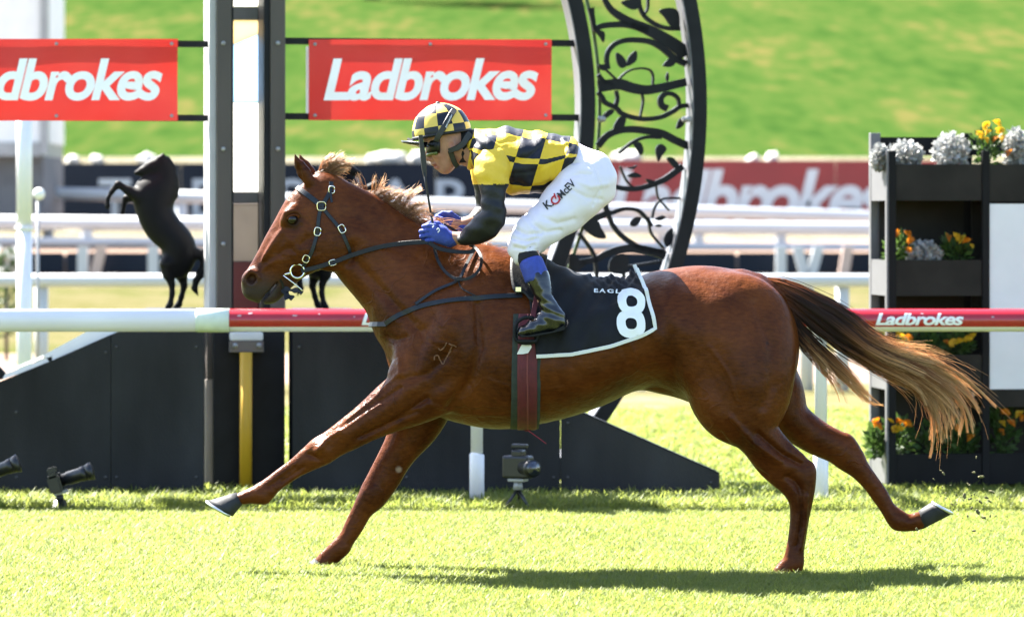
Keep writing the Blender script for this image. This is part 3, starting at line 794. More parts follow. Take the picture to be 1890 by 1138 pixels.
        deg = np.bincount(E.ravel(), minlength=len(V)).astype(np.float32)
        def lap(V, f):
            n = np.zeros_like(V)
            for i in range(3):
                n[:, i] = np.bincount(E[:, 0], V[E[:, 1], i], len(V)) + np.bincount(E[:, 1], V[E[:, 0], i], len(V))
            return V + f * (n / deg[:, None] - V)
        for _ in range(smooth):
            V = lap(V, .55); V = lap(V, -.57)
        return V.astype(np.float32), Fq

def normals_of(V, Fq):
    n = np.cross(V[Fq[:, 2]] - V[Fq[:, 0]], V[Fq[:, 3]] - V[Fq[:, 1]])
    N = np.zeros_like(V)
    for k in range(4):
        for i in range(3): N[:, i] += np.bincount(Fq[:, k], n[:, i], len(V))
    return N / (np.linalg.norm(N, axis=1)[:, None] + 1e-12)

def np_mesh(name, V, Fq):
    me = bpy.data.meshes.new(name)
    me.vertices.add(len(V)); me.vertices.foreach_set('co', np.ascontiguousarray(V, np.float32).ravel())
    me.loops.add(Fq.size); me.loops.foreach_set('vertex_index', np.ascontiguousarray(Fq, np.int32).ravel())
    me.polygons.add(len(Fq)); me.polygons.foreach_set('loop_start', np.arange(0, Fq.size, 4, dtype=np.int32))
    me.update(calc_edges=True); me.validate()
    return me

def attr(me, name, vals, typ='FLOAT'):
    a = me.attributes.new(name, typ, 'POINT')
    a.data.foreach_set('value' if typ == 'FLOAT' else 'vector', np.ascontiguousarray(vals, np.float32).ravel())

def st(e1, e2, y, t, egg=0.0, y2=None):
    """station from two silhouette edge points given in photo pixels (e1 is the `up` side)"""
    a = P(e1[0], e1[1], y); b = P(e2[0], e2[1], y if y2 is None else y2)
    u = a - b
    return (tuple((a + b) / 2), u.length / 2, t, tuple(u.normalized()), egg)

def st_spline(sts, sub=4):
    rows = [tuple(s[0]) + (s[1], s[2]) + tuple(s[3]) + (s[4],) for s in sts]
    out = []
    for r in catmull(rows, sub): out.append((r[0:3], max(r[3], .004), max(r[4], .003), r[5:8], r[8]))
    return out

def stc(px, py, y, w, t=None):
    """round station at a pixel with radius in metres"""
    return (tuple(P(px, py, y)), w, t if t else w, (0, 0, 1), 0.0)

def pdist(V, poly):
    """distance in photo pixels from the projected vertices to a polyline (pixels)"""
    d = V[:, 1] + CD; X = V[:, 0] * F / d + 945; Y = YH - (V[:, 2] - CZ) * F / d
    best = np.full(len(V), 1e9)
    for (x0, y0), (x1, y1) in zip(poly[:-1], poly[1:]):
        dx, dy = x1 - x0, y1 - y0; l2 = dx * dx + dy * dy + 1e-9
        t = np.clip(((X - x0) * dx + (Y - y0) * dy) / l2, 0, 1)
        best = np.minimum(best, np.hypot(X - x0 - t * dx, Y - y0 - t * dy))
    return best
# ================================================================== the racehorse
def build_horse_body():
    vx = Vox((-1.34, -.40, -.02), (1.88, .40, 1.80), .0072)
    torso = [st((742, 600), (738, 690), 0, .12, -.05), st((778, 540), (765, 738), 0, .175, -.1), st((850, 482), (815, 768), 0, .225, .0), st((905, 464), (880, 785), 0, .255, .15),
             st((962, 470), (950, 788), 0, .275, .2), st((1040, 502), (1030, 771), 0, .295, .15), st((1105, 518), (1100, 748), 0, .30, .08),
             st((1160, 519), (1164, 721), 0, .29, .0), st((1215, 502), (1222, 715), 0, .275, -.05), st((1278, 491.5), (1292, 745), 0, .27, .02),
             st((1335, 496), (1350, 760), 0, .26, .05), st((1388, 512), (1400, 760), 0, .225, .05), st((1424, 545), (1430, 730), 0, .18, 0), st((1440, 590), (1444, 690), 0, .13, 0)]
    vx.chain(st_spline(torso, 4), k=.0, kin=.02, cap=2.0)
    neck = [st((592, 322), (628, 466), 0, .07, .15), st((640, 343), (646, 506), 0, .078, .25), st((684, 362), (668, 541), 0, .085, .3), st((727, 392), (695, 575), 0, .10, .35),
            st((785, 420), (708, 602), 0, .13, .35), st((860, 452), (712, 640), 0, .165, .4), st((930, 470), (750, 690), 0, .20, .35)]
    vx.chain(st_spline(neck, 4), k=.05, kin=.02, cap=1.5)
    head = [st((580, 325), (628, 430), 0, .062), st((553, 345), (640, 468), 0, .074, -.05), st((533, 366), (627, 484), 0, .086, .05), st((512, 403), (592, 494), 0, .085, .15),
            st((497, 431), (560, 511), 0, .068, .05), st((479, 463), (542, 524), 0, .055, 0), st((463, 490), (528, 538), 0, .048, -.1), st((452, 506), (512, 550), 0, .050, -.1), st((450, 518), (492, 552), 0, .046, 0)]
    vx.chain(st_spline(head, 3), k=.035, kin=.012, cap=1.4)
    # muzzle: nostril wing, upper lip, lower lip, chin
    for s in (-1, 1):
        vx.ell(P(464, 513, s * .036), (.045, .024, .038), .015, .8)
        vx.ell(P(607, 455, s * .062), (.088, .032, .105), .03, .2)        # cheek
        vx.ell(P(533, 398, s * .066), (.05, .024, .028), .02, 1.0)        # brow
        vx.ell(P(505, 450, s * .060), (.085, .012, .012), .02, .95)      # facial crest
    vx.ell(P(463, 538, 0), (.032, .046, .030), .018, 0.5)
    vx.ell(P(500, 545, 0), (.042, .040, .030), .016, .45)
    # legs
    nf = [st((735, 640), (855, 742), -.15, .075), st((722, 690), (810, 762), -.155, .078), st((690, 720), (762, 779), -.155, .07), st((650, 760), (711, 795), -.15, .058), st((620, 783), (668, 818), -.145, .05),
          st((597, 801), (640, 831), -.14, .045), st((575, 816), (617, 846), -.138, .042), st((556, 831), (594, 856), -.135, .037), st((533, 851), (560, 874), -.133, .029), st((510, 868), (535, 890), -.132, .026),
          st((494, 880), (513, 907), -.132, .027), st((476, 892), (492, 927), -.132, .032), st((455, 903), (468, 927), -.132, .028), st((440, 909), (448, 930), -.132, .030)]
    vx.chain(st_spline(nf, 3), k=.045, kin=.005)
    ff = [st((760, 690), (850, 720), .14, .08), st((735, 745), (832, 755), .145, .075), st((719, 787), (808, 788), .145, .065), st((711, 814), (780, 823), .14, .055), st((697, 844), (757, 853), .137, .047),
          st((679, 880), (737, 886), .135, .042), st((662, 915), (713, 917), .135, .041), st((652, 936), (689, 941), .134, .030), st((637, 967), (671, 971), .134, .027), st((627, 988), (656, 994), .134, .028),
          st((611, 1003), (641, 1019), .134, .032), st((594, 1019), (622, 1037), .134, .028), st((583, 1030), (608, 1048), .134, .032)]
    vx.chain(st_spline(ff, 3), k=.045, kin=.008)
    nh = [st((1255, 620), (1464, 600), -.13, .115), st((1258, 680), (1468, 660), -.15, .125), st((1272, 731), (1458, 712), -.16, .115), st((1303, 762), (1437, 749), -.165, .098), st((1338, 791), (1431, 775), -.165, .083), st((1367, 822), (1442, 800), -.163, .068),
          st((1394, 857), (1471, 836), -.158, .052), st((1427, 884), (1502, 868), -.153, .043), st((1446, 906), (1503, 892), -.15, .041), st((1457, 928), (1499, 922), -.148, .035),
          st((1459, 950), (1494, 950), -.147, .029), st((1456, 985), (1488, 987), -.147, .026), st((1451, 1015), (1483, 1020), -.147, .027), st((1444, 1036), (1482, 1046), -.147, .032), st((1432, 1046), (1466, 1064), -.147, .029), st((1424, 1056), (1450, 1072), -.147, .032)]
    vx.chain(st_spline(nh, 3), k=.04, kin=.008)
    fh = [st((1440, 620), (1330, 700), .13, .11), st((1468, 685), (1390, 760), .14, .10), st((1480, 738), (1430, 790), .145, .088), st((1502, 764), (1455, 812), .145, .074), st((1532, 786), (1490, 832), .143, .058),
          st((1564, 803), (1527, 848), .14, .047), st((1580, 819), (1552, 866), .138, .042), st((1597, 850), (1576, 881), .136, .036), st((1616, 877), (1597, 902), .135, .029), st((1633, 902), (1616, 927), .135, .027),
          st((1645, 926), (1633, 950), .135, .028), st((1662, 941), (1653, 976), .135, .033), st((1678, 950), (1678, 979), .135, .028), st((1694, 944), (1700, 976), .135, .031)]
    vx.chain(st_spline(fh, 3), k=.04, kin=.008)
    # hock points and knees
    vx.ell(P(1494, 872, -.152), (.024, .026, .045), .02, -.2); vx.ell(P(1569, 816, .139), (.022, .026, .04), .02, .5)
    vx.ell(P(590, 826, -.137), (.05, .043, .040), .02, .65); vx.ell(P(690, 905, .135), (.045, .042, .055), .02, -.5)
    vx.ell(P(486, 915, -.132), (.030, .033, .034), .012, .6); vx.ell(P(634, 1011, .134), (.028, .033, .034), .012, -.7); vx.ell(P(1656, 962, .135), (.030, .034, .036), .012); vx.ell(P(491, 924, -.132), (.010, .014, .010), .008)
    # dock of the tail
    vx.chain([stc(1372, 520, 0, .05), stc(1400, 522, 0, .036), stc(1440, 537, 0, .028), stc(1490, 562, 0, .02), stc(1530, 585, 0, .012)], k=.03)
    # sheath / udder hint between hind legs, and groin
    vx.ell(P(1240, 716, 0), (.12, .06, .03), .03, -.1)
    # ears
    for s, ox in ((-1, 0), (1, 9)):
        vx.chain([st((560 + ox, 336), (582 + ox, 332), s * .046, .016), st((548 + ox, 318), (573 + ox, 318), s * .048, .017), st((543 + ox, 304), (563 + ox, 305), s * .050, .014), st((543 + ox, 295), (553 + ox, 297), s * .05, .009), st((543 + ox, 284), (545.5 + ox, 285), s * .05, .005)], k=.014, kin=.006)
        vx.chain([st((551 + ox, 330), (560 + ox, 330), s * .060, .010), st((546 + ox, 314), (556 + ox, 315), s * .062, .011), st((545 + ox, 300), (550 + ox, 302), s * .062, .007)], k=.008, kin=.004, sub=True)
    # mouth, nostrils, eye sockets
    vx.chain([stc(483, 556, 0, .007, .07), stc(494, 543, 0, .006, .07), stc(513, 521, 0, .004, .07)], k=.01, sub=True)
    for s in (-1, 1):
        vx.ell(P(465, 513, s * .060), (.022, .034, .027), .008, -.5, sub=True); vx.chain([stc(455, 508, s * .052, .008), stc(462, 500, s * .058, .007), stc(472, 503, s * .058, .007), stc(478, 512, s * .056, .006), stc(472, 524, s * .052, .006)], k=.008)
        vx.ell(P(540, 405, s * .094), (.024, .020, .020), .012, .5, sub=True)
    return vx.mesh(1)

hV, hF = build_horse_body()
hN = normals_of(hV, hF)
def carve(poly, sig, amp, side=None):
    """raise (amp>0) or sink the hide along a line drawn in photo pixels, on both flanks"""
    global hV
    w = np.abs(hN[:, 1]) ** 1.0
    if side == 'near' and sig < 6: amp = amp * 1.6
    m = amp * 1.6 * np.exp(-(pdist(hV, poly) / sig) ** 2) * w
    if side == 'near': m = m * (hV[:, 1] < 0)
    hV = hV + hN * m[:, None]
for poly, sig, amp, sd in [
    ([(905, 490), (865, 560), (800, 640), (745, 690)], 34, .012, None),        # shoulder blade
    ([(880, 560), (885, 640), (868, 700), (830, 752)], 9, -.012, None),        # behind the triceps
    ([(830, 600), (850, 660), (820, 720)], 26, .012, None),                    # triceps
    ([(800, 585), (775, 640), (760, 690)], 10, -.006, None),
    ([(650, 478), (690, 520), (735, 570), (775, 610)], 10, -.008, None),       # jugular groove
    ([(660, 430), (720, 470), (780, 520), (820, 560)], 18, .006, None),
    ([(640, 395), (700, 430), (770, 470)], 12, -.003, None),
    ([(650, 455), (648, 480), (640, 488)], 7, -.008, None),                    # back of jaw
    ([(1205, 540), (1235, 620), (1240, 690)], 14, -.008, None),                # flank hollow
    ([(1180, 560), (1195, 640)], 16, -.003, None),
    ([(1238, 520), (1262, 545)], 14, .008, None),                              # hip
    ([(1270, 690), (1300, 735), (1330, 770)], 22, .010, None),                 # stifle
    ([(1395, 560), (1425, 640), (1425, 710), (1410, 750)], 10, -.007, None),   # hamstring groove
    ([(1330, 560), (1350, 640), (1370, 710)], 30, .008, None),
    ([(1375, 800), (1410, 835), (1450, 862)], 10, .006, 'near'),
    ([(1400, 800), (1445, 838), (1480, 856)], 5, -.006, 'near'),
    ([(1460, 880), (1475, 900)], 8, -.005, 'near'),
    ([(1476, 910), (1478, 970), (1470, 1010)], 4, -.003, 'near'),
    ([(760, 720), (700, 765), (640, 800)], 14, .006, 'near'),
    ([(790, 735), (730, 775), (660, 810)], 5, -.006, 'near'),
    ([(740, 715), (680, 755), (630, 790)], 4, -.003, 'near'),
    ([(560, 862), (520, 890)], 4, -.004, 'near'),
    ([(590, 825), (605, 835)], 8, .004, 'near'),
    ([(770, 735), (830, 700)], 12, -.005, 'near'),
    ([(520, 470), (560, 445), (590, 430)], 7, -.004, None),
    ([(500, 440), (520, 425), (560, 470)], 4, .002, None),
    ([(490, 490), (525, 470), (550, 470)], 3, .0022, None),
    ([(560, 395), (575, 420), (570, 450)], 9, -.004, None),
    ([(1000, 690), (1060, 700), (1130, 690)], 30, .004, None),
    ([(980, 720), (1020, 760)], 8, -.002, None), ([(1030, 700), (1060, 750)], 9, -.0022, None), ([(1075, 690), (1105, 738)], 9, -.0022, None), ([(1118, 675), (1145, 722)], 9, -.002, None),
    ([(790, 745), (850, 762), (930, 766)], 3.2, .0035, None), ([(1150, 600), (1180, 680), (1215, 700)], 3, .002, None), ([(770, 600), (800, 630), (850, 640)], 3, .002, None), ([(1310, 640), (1345, 690), (1360, 740)], 3, .002, 'near'), ([(735, 690), (690, 735), (640, 775)], 3, .002, 'near'), ([(900, 700), (960, 720), (1040, 715)], 3.2, .0022, None), ([(560, 440), (540, 462), (520, 468)], 2.6, .002, None), ([(590, 470), (560, 480), (535, 490)], 2.6, .002, None),
    ([(1468, 905), (1474, 945), (1470, 1000)], 3.5, .003, 'near'), ([(1488, 915), (1486, 960), (1478, 1010)], 4, .0035, 'near'), ([(1481, 912), (1480, 960), (1473, 1005)], 3, -.004, 'near'),
    ([(545, 862), (515, 884), (495, 898)], 3, -.004, 'near'), ([(552, 872), (522, 894), (503, 910)], 3.5, .003, 'near'), ([(604, 812), (585, 832)], 5, .005, 'near'), ([(570, 838), (590, 848)], 4, -.004, 'near'),
    ([(1330, 800), (1370, 850), (1415, 878)], 4, -.004, 'near'), ([(1350, 770), (1390, 815), (1440, 850)], 5, .004, 'near'), ([(1452, 880), (1470, 890), (1478, 905)], 5, -.005, 'near'),
    ([(700, 745), (650, 780), (612, 805)], 4, .003, 'near'), ([(770, 760), (720, 782), (670, 806)], 4, -.004, 'near'), ([(745, 700), (790, 690), (840, 640)], 6, -.004, None), ([(720, 640), (735, 660), (740, 690)], 7, .006, None),
    ([(715, 620), (730, 628), (750, 622)], 5, -.006, None), ([(1180, 700), (1150, 650), (1140, 600)], 4, -.0015, None), ([(1200, 700), (1175, 655)], 3, -.0018, None), ([(860, 700), (880, 730), (910, 745)], 4, -.002, None), ([(840, 730), (870, 755)], 3, .0015, None),
    ([(512, 470), (530, 455), (548, 470)], 3, -.002, None), ([(480, 500), (510, 482), (535, 478)], 3, .002, None), ([(560, 410), (572, 436), (566, 462)], 4, .002, None), ([(525, 392), (545, 388), (560, 398)], 4, .004, None), ([(528, 420), (545, 424), (556, 416)], 4, -.003, None),
]: carve(poly, sig, amp, sd)

M_coat = bpy.data.materials.new('chestnut_coat'); M_coat.use_nodes = True
def coat_nodes(m):
    N = m.node_tree.nodes; L = m.node_tree.links; b = N['Principled BSDF']
    tc = N.new('ShaderNodeTexCoord')
    def noise(scale, detail=4, st_=(1, 1, 1)):
        mp = N.new('ShaderNodeMapping'); mp.inputs['Scale'].default_value = st_; L.new(tc.outputs['Object'], mp.inputs['Vector'])
        n = N.new('ShaderNodeTexNoise'); n.inputs['Scale'].default_value = scale; n.inputs['Detail'].default_value = detail; L.new(mp.outputs[0], n.inputs['Vector']); return n
    n1 = noise(5.0, 7); n2 = noise(90, 5, (.35, 1, 1))
    mx = N.new('ShaderNodeMath'); mx.operation = 'MULTIPLY_ADD'; mx.inputs[1].default_value = .35
    s2 = N.new('ShaderNodeMath'); s2.operation = 'MULTIPLY'; s2.inputs[1].default_value = .65; L.new(n1.outputs['Fac'], s2.inputs[0])
    L.new(n2.outputs['Fac'], mx.inputs[0]); L.new(s2.outputs[0], mx.inputs[2])
    rp = N.new('ShaderNodeValToRGB'); L.new(mx.outputs[0], rp.inputs['Fac'])
    rp.color_ramp.elements[0].position = .33; rp.color_ramp.elements[1].position = .66
    rp.color_ramp.elements[0].color = (.034, .0072, .0018, 1); rp.color_ramp.elements[1].color = (.118, .0330, .0070, 1)
    def mixat(prev, name, col):
        a = N.new('ShaderNodeAttribute'); a.attribute_name = name
        x = N.new('ShaderNodeMix'); x.data_type = 'RGBA'; L.new(a.outputs['Fac'], x.inputs[0]); L.new(prev, x.inputs[6]); x.inputs[7].default_value = (*col, 1); return x.outputs[2]
    c = mixat(rp.outputs[0], 'muzzle', (.034, .028, .026)); c = mixat(c, 'pink', (.09, .026, .024)); c = mixat(c, 'dark', (.009, .006, .005)); c = mixat(c, 'pale', (.26, .18, .15))
    L.new(c, b.inputs['Base Color']); b.inputs['Roughness'].default_value = .38; b.inputs['Specular IOR Level'].default_value = .09; b.inputs['Coat Weight'].default_value = .04; b.inputs['Coat Roughness'].default_value = .22
    b.inputs['Sheen Weight'].default_value = .0; b.inputs['Sheen Roughness'].default_value = .4; b.inputs['Sheen Tint'].default_value = (1, .7, .5, 1)
    n3 = noise(260, 3, (.22, 1, .7)); n4 = noise(15, 6); n5 = noise(44, 4, (1, 1, .45))
    bp = N.new('ShaderNodeBump'); bp.inputs['Strength'].default_value = .45; bp.inputs['Distance'].default_value = .003; L.new(n3.outputs['Fac'], bp.inputs['Height'])
    b2 = N.new('ShaderNodeBump'); b2.inputs['Strength'].default_value = .55; b2.inputs['Distance'].default_value = .014; L.new(n4.outputs['Fac'], b2.inputs['Height']); L.new(bp.outputs[0], b2.inputs['Normal'])
    b4 = N.new('ShaderNodeBump'); b4.inputs['Strength'].default_value = .35; b4.inputs['Distance'].default_value = .006; L.new(n5.outputs['Fac'], b4.inputs['Height']); L.new(b2.outputs[0], b4.inputs['Normal'])
    # raised veins: thin contour lines of a smooth noise, only where a second noise allows
    nv = noise(7.5, 1.5); ab = N.new('ShaderNodeMath'); ab.operation = 'SUBTRACT'; ab.inputs[1].default_value = .5; L.new(nv.outputs['Fac'], ab.inputs[0])
    aa = N.new('ShaderNodeMath'); aa.operation = 'ABSOLUTE'; L.new(ab.outputs[0], aa.inputs[0])
    mr = N.new('ShaderNodeMapRange'); mr.inputs[1].default_value = 0; mr.inputs[2].default_value = .022; mr.inputs[3].default_value = 1; mr.inputs[4].default_value = 0; L.new(aa.outputs[0], mr.inputs[0])
    nm = noise(2.6, 1); mm = N.new('ShaderNodeMapRange'); mm.inputs[1].default_value = .48; mm.inputs[2].default_value = .62; L.new(nm.outputs['Fac'], mm.inputs[0])
    vm = N.new('ShaderNodeMath'); vm.operation = 'MULTIPLY'; L.new(mr.outputs[0], vm.inputs[0]); L.new(mm.outputs[0], vm.inputs[1])
    b3 = N.new('ShaderNodeBump'); b3.inputs['Strength'].default_value = .5; b3.inputs['Distance'].default_value = .0035; L.new(vm.outputs[0], b3.inputs['Height']); L.new(b4.outputs[0], b3.inputs['Normal'])
    L.new(b3.outputs[0], b.inputs['Normal'])
    rr = N.new('ShaderNodeMapRange'); rr.inputs[3].default_value = .24; rr.inputs[4].default_value = .46; L.new(n4.outputs['Fac'], rr.inputs[0]); L.new(rr.outputs[0], b.inputs['Roughness'])
coat_nodes(M_coat)

horse = thing('racehorse', 'galloping chestnut racehorse with streaming tail carrying the jockey', 'horse', (P(1000, 0).x, 0, 0))
me = np_mesh('body', hV, hF)
def blob(px, py, r, soft=.5):
    d = pdist(hV, [(px, py), (px + .1, py)]); return np.clip((r - d) / (r * soft), 0, 1)
muz = np.clip((66 - pdist(hV, [(448, 562), (490, 566), (515, 566)])) / 34, 0, 1) * .9
attr(me, 'muzzle', muz)
attr(me, 'pink', blob(467, 513, 7, .8) * (np.abs(hV[:, 1]) > .028) * .0 + np.clip(1 - np.linalg.norm((hV - np.array(P(468, 511, -.045))) / .016, axis=1), 0, 1))
attr(me, 'dark', np.maximum(np.maximum(blob(541, 408, 23, .8) * .95, np.clip((4.5 - pdist(hV, [(484, 555), (494, 543), (512, 522)])) / 4, 0, 1) * .8), blob(1416, 633, 4) * .7))
attr(me, 'pale', np.maximum(np.clip((5 - pdist(hV, [(541, 300), (548, 330)])) / 4, 0, 1) * .2, blob(736, 866, 7, .5) * (hV[:, 1] > 0)))
body = fin('body', me, M_coat, horse, True)
bvh_h = BVHTree.FromPolygons([tuple(v) for v in hV.tolist()], [tuple(f) for f in hF.tolist()])

# hooves and shoes
M_hoof = mat('hoof_horn', (.042, .043, .046), .65, spec=.2, var=.25, scale=25, stretch=(1, 1, .3), bump=.15, bscale=60)
M_shoe = mat('aluminium_plate', (.65, .66, .68), .3, metal=.9, var=.08)
def hoof(y, cor_front, cor_back, toe, heel, hw, shoe=True):
    """coronet front/back, toe and heel of the sole, in photo pixels; hw half width of the sole"""
    cf, cb, t, h = (P(*q, y) for q in (cor_front, cor_back, toe, heel))
    n = 20; V = []; Fc = []
    for lv in range(6):
        s = lv / 4 if lv < 5 else 1
        a = cf.lerp(t, s); b = cb.lerp(h, s); c = (a + b) / 2; half = (a - b) / 2
        w = .031 + (hw - .031) * s
        if lv == 5:
            half = half * .72; w *= .72
        for k in range(n):
            an = 2 * math.pi * k / n; r = 1.0
            ca, sa = math.cos(an), math.sin(an)
            if ca < 0: ca *= .92
            V.append(c + half * ca + Vector((0, w * sa * (1 + .12 * ca * -1), 0)))
    for lv in range(5):
        for k in range(n):
            p = lv * n + k; q = lv * n + (k + 1) % n; Fc.append((p, q, q + n, p + n))
    Fc.append(tuple(range(5 * n, 6 * n))); Fc.append(tuple(reversed(range(n))))
    o = mesh_obj('hoof', V, Fc, M_hoof, horse, True)
    if not shoe: return
    # shoe: open ring under the wall
    a, b = t, h; c = (a + b) / 2; half = (a - b) / 2; nrm = (cf.lerp(cb, .5) - c).normalized()
    pts = []
    for k in range(17):
        an = R(-140 + 280 * k / 16)
        pts.append(c + half * math.cos(an) * .97 - nrm * .003 + Vector((0, hw * math.sin(an) * .95, 0)))
    tube('shoe', pts, .0065, M_shoe, o, 8)
hoof(-.132, (436, 908), (448, 931), (382, 924), (432, 953), .060)
hoof(.134, (580, 1029), (610, 1049), (556, 1052), (598, 1068), .060, False)
hoof(-.147, (1423, 1052), (1456, 1074), (1398, 1072), (1440, 1086), .058, False)
hoof(.135, (1703, 976), (1695, 940), (1757, 948), (1716, 926), .056)

# eyes
M_eye = mat('eye_dark', (.010, .006, .004), .12, var=.1, spec=.4)
for s in (-1, 1):
    bm = bmesh.new(); bmesh.ops.create_uvsphere(bm, u_segments=20, v_segments=12, radius=.0225, matrix=Matrix.Translation(P(540, 405, s * .0755)))
    bm_obj('eye', bm, M_eye, horse, True)
    lid = []
    for k in range(13):
        a = R(8 + 164 * k / 12); lid.append(P(540 - 11 * math.cos(a) + 1, 405 - 8.5 * math.sin(a) + 1.5 * math.cos(a), s * (.0925 - .006 * abs(math.cos(a)))))
    tube('eyelid', lid, [.002] + [.0045] * 11 + [.002], M_coat, horse, 8)

# ---- hair
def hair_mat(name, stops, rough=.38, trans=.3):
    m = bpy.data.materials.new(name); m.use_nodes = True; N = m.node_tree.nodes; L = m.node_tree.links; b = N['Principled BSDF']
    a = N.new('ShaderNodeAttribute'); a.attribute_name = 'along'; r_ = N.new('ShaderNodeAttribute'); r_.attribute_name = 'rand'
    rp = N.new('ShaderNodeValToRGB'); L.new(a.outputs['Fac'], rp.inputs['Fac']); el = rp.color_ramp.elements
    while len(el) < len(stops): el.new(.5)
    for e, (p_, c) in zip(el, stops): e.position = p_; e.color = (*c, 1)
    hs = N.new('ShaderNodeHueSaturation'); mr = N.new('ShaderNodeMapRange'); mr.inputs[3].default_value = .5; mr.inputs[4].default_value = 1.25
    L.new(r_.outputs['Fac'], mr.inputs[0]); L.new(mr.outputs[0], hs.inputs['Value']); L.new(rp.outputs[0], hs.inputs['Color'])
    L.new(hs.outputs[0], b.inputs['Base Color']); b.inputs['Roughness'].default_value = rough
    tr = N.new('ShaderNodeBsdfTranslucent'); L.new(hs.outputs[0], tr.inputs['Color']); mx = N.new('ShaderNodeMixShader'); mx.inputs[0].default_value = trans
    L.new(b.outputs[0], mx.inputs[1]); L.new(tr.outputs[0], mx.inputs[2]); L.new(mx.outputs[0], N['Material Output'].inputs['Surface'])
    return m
def hair_obj(name, strands, mt, parent, sides=3):
    """strands: list of (points Nx3, r0, r1)"""
    V = []; Fc = []; al = []; rn = []; base = 0
    for pts, r0, r1 in strands:
        pts = np.asarray(pts, float); n = len(pts)
        T = np.gradient(pts, axis=0); T /= np.linalg.norm(T, axis=1)[:, None] + 1e-9
        U = np.cross(T, np.array([0, 1, 0.2])); U /= np.linalg.norm(U, axis=1)[:, None] + 1e-9; W = np.cross(T, U)
        rr = (r0 + (r1 - r0) * np.linspace(0, 1, n) ** 1.5)[:, None]; q = random.random()
        for k in range(sides):
            a = 2 * math.pi * k / sides
            V.append(pts + (U * math.cos(a) + W * math.sin(a)) * rr)
        ids = base + np.arange(sides * n).reshape(sides, n)
        for k in range(sides):
            A = ids[k]; B = ids[(k + 1) % sides]
            Fc.append(np.stack([A[:-1], B[:-1], B[1:], A[1:]], 1))
        al += list(np.linspace(0, 1, n)) * sides; rn += [q] * (sides * n); base += sides * n
    me = np_mesh(name, np.concatenate(V), np.concatenate(Fc)); attr(me, 'along', al); attr(me, 'rand', rn)
    return fin(name, me, mt, parent, True)

rs = np.random.RandomState(11)
def px3(pts, y): return np.array([P(x, yy, yv) for (x, yy), yv in zip(pts, y)])
G = [[(1384, 507), (1440, 523), (1500, 549), (1562, 583), (1606, 622), (1655, 646), (1718, 655), (1782, 694), (1832, 736)],
     [(1386, 510), (1440, 532), (1500, 565), (1560, 606), (1620, 650), (1688, 675), (1748, 706), (1790, 742), (1806, 778)],
     [(1388, 512), (1440, 539), (1496, 573), (1555, 617), (1622, 660), (1684, 694), (1722, 730), (1740, 772), (1744, 812)],
     [(1390, 515), (1436, 544), (1480, 580), (1528, 620), (1576, 650), (1628, 680), (1676, 702), (1708, 726), (1724, 768)]]
G2 = [[(1394, 520), (1432, 552), (1466, 590), (1500, 626), (1535, 660), (1568, 690), (1596, 722), (1614, 742), (1640, 724)],
      [(1396, 524), (1430, 556), (1456, 592), (1478, 622), (1500, 644), (1522, 664), (1550, 690), (1580, 718), (1600, 745)],
      [(1400, 528), (1430, 560), (1452, 590), (1470, 616), (1486, 640), (1498, 664), (1510, 690), (1520, 715), (1524, 745)]]
def smooth_strand(ctrl, n):
    c = np.array(catmull(ctrl, 3)); i = np.linspace(0, len(c) - 1, n); j = np.clip(i.astype(int), 0, len(c) - 2); f = (i - j)[:, None]
    return c[j] * (1 - f) + c[j + 1] * f
tail = []
NL = 74
for L_i in range(NL):
    wisp = L_i >= 58
    GG = G2 if wisp else G
    u = (rs.uniform(0, 1.99) if wisp else min(2.99, (L_i + rs.uniform(0, 1)) / 58 * 2.99)); j = int(u); f = u - j
    c0 = np.array(GG[j], float) * (1 - f) + np.array(GG[j + 1], float) * f
    s = np.linspace(0, 1, len(c0)); end = rs.uniform(.80, 1.06) if rs.rand() < .75 else rs.uniform(.55, .8)
    c0 = c0 + np.outer(s ** 2.2, rs.normal(0, 11, 2)) + np.outer(np.sin(s * rs.uniform(4, 9) + rs.uniform(0, 6)) * s ** 1.6, rs.normal(0, 5.5, 2))
    if not wisp and rs.rand() < .35: c0 = c0 + np.outer(np.clip((s - .6) / .4, 0, 1) ** 2, [rs.uniform(-26, 4), rs.uniform(4, 30)])
    y0 = rs.normal(0, .034); rad = rs.uniform(3.5, 8.5)
    for i in range(30 if wisp else 62):
        off = rs.normal(0, 1, 2); yo = rs.normal(0, 1)
        clump = (np.sin(np.clip(s * 1.15, 0, 1) * math.pi) ** .7 * .9 + .12) * rad
        fr = rs.rand() < .10
        ctrl = c0 + np.outer(clump, off) * (1.0 if not fr else 1.0) + np.outer(np.sin(s * rs.uniform(5, 12) + rs.uniform(0, 6)) * s, rs.normal(0, 1.6, 2)) + (np.outer(s ** 2.2, rs.normal(0, 16, 2)) if fr else 0)
        yy = y0 * np.sin(np.clip(s * 2.0, 0, 1.5)) + yo * .006 * clump / 4; yy[0] = rs.normal(0, .014)
        ctrl[0] = np.array(GG[0][0]) + rs.normal(0, 2.5, 2) + np.array([-4, 6])
        p3 = px3([tuple(c) for c in ctrl], yy); sp = smooth_strand(p3, 16)
        e_ = end * rs.uniform(.86, 1.04); m = max(5, min(16, int(round(16 * e_))))
        tail.append((sp[:m], .0016, .0003))
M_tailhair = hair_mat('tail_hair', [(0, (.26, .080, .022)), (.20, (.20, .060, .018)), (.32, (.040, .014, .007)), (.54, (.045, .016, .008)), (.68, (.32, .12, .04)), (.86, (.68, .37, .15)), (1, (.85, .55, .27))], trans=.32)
hair_obj('tail', tail, M_tailhair, horse)

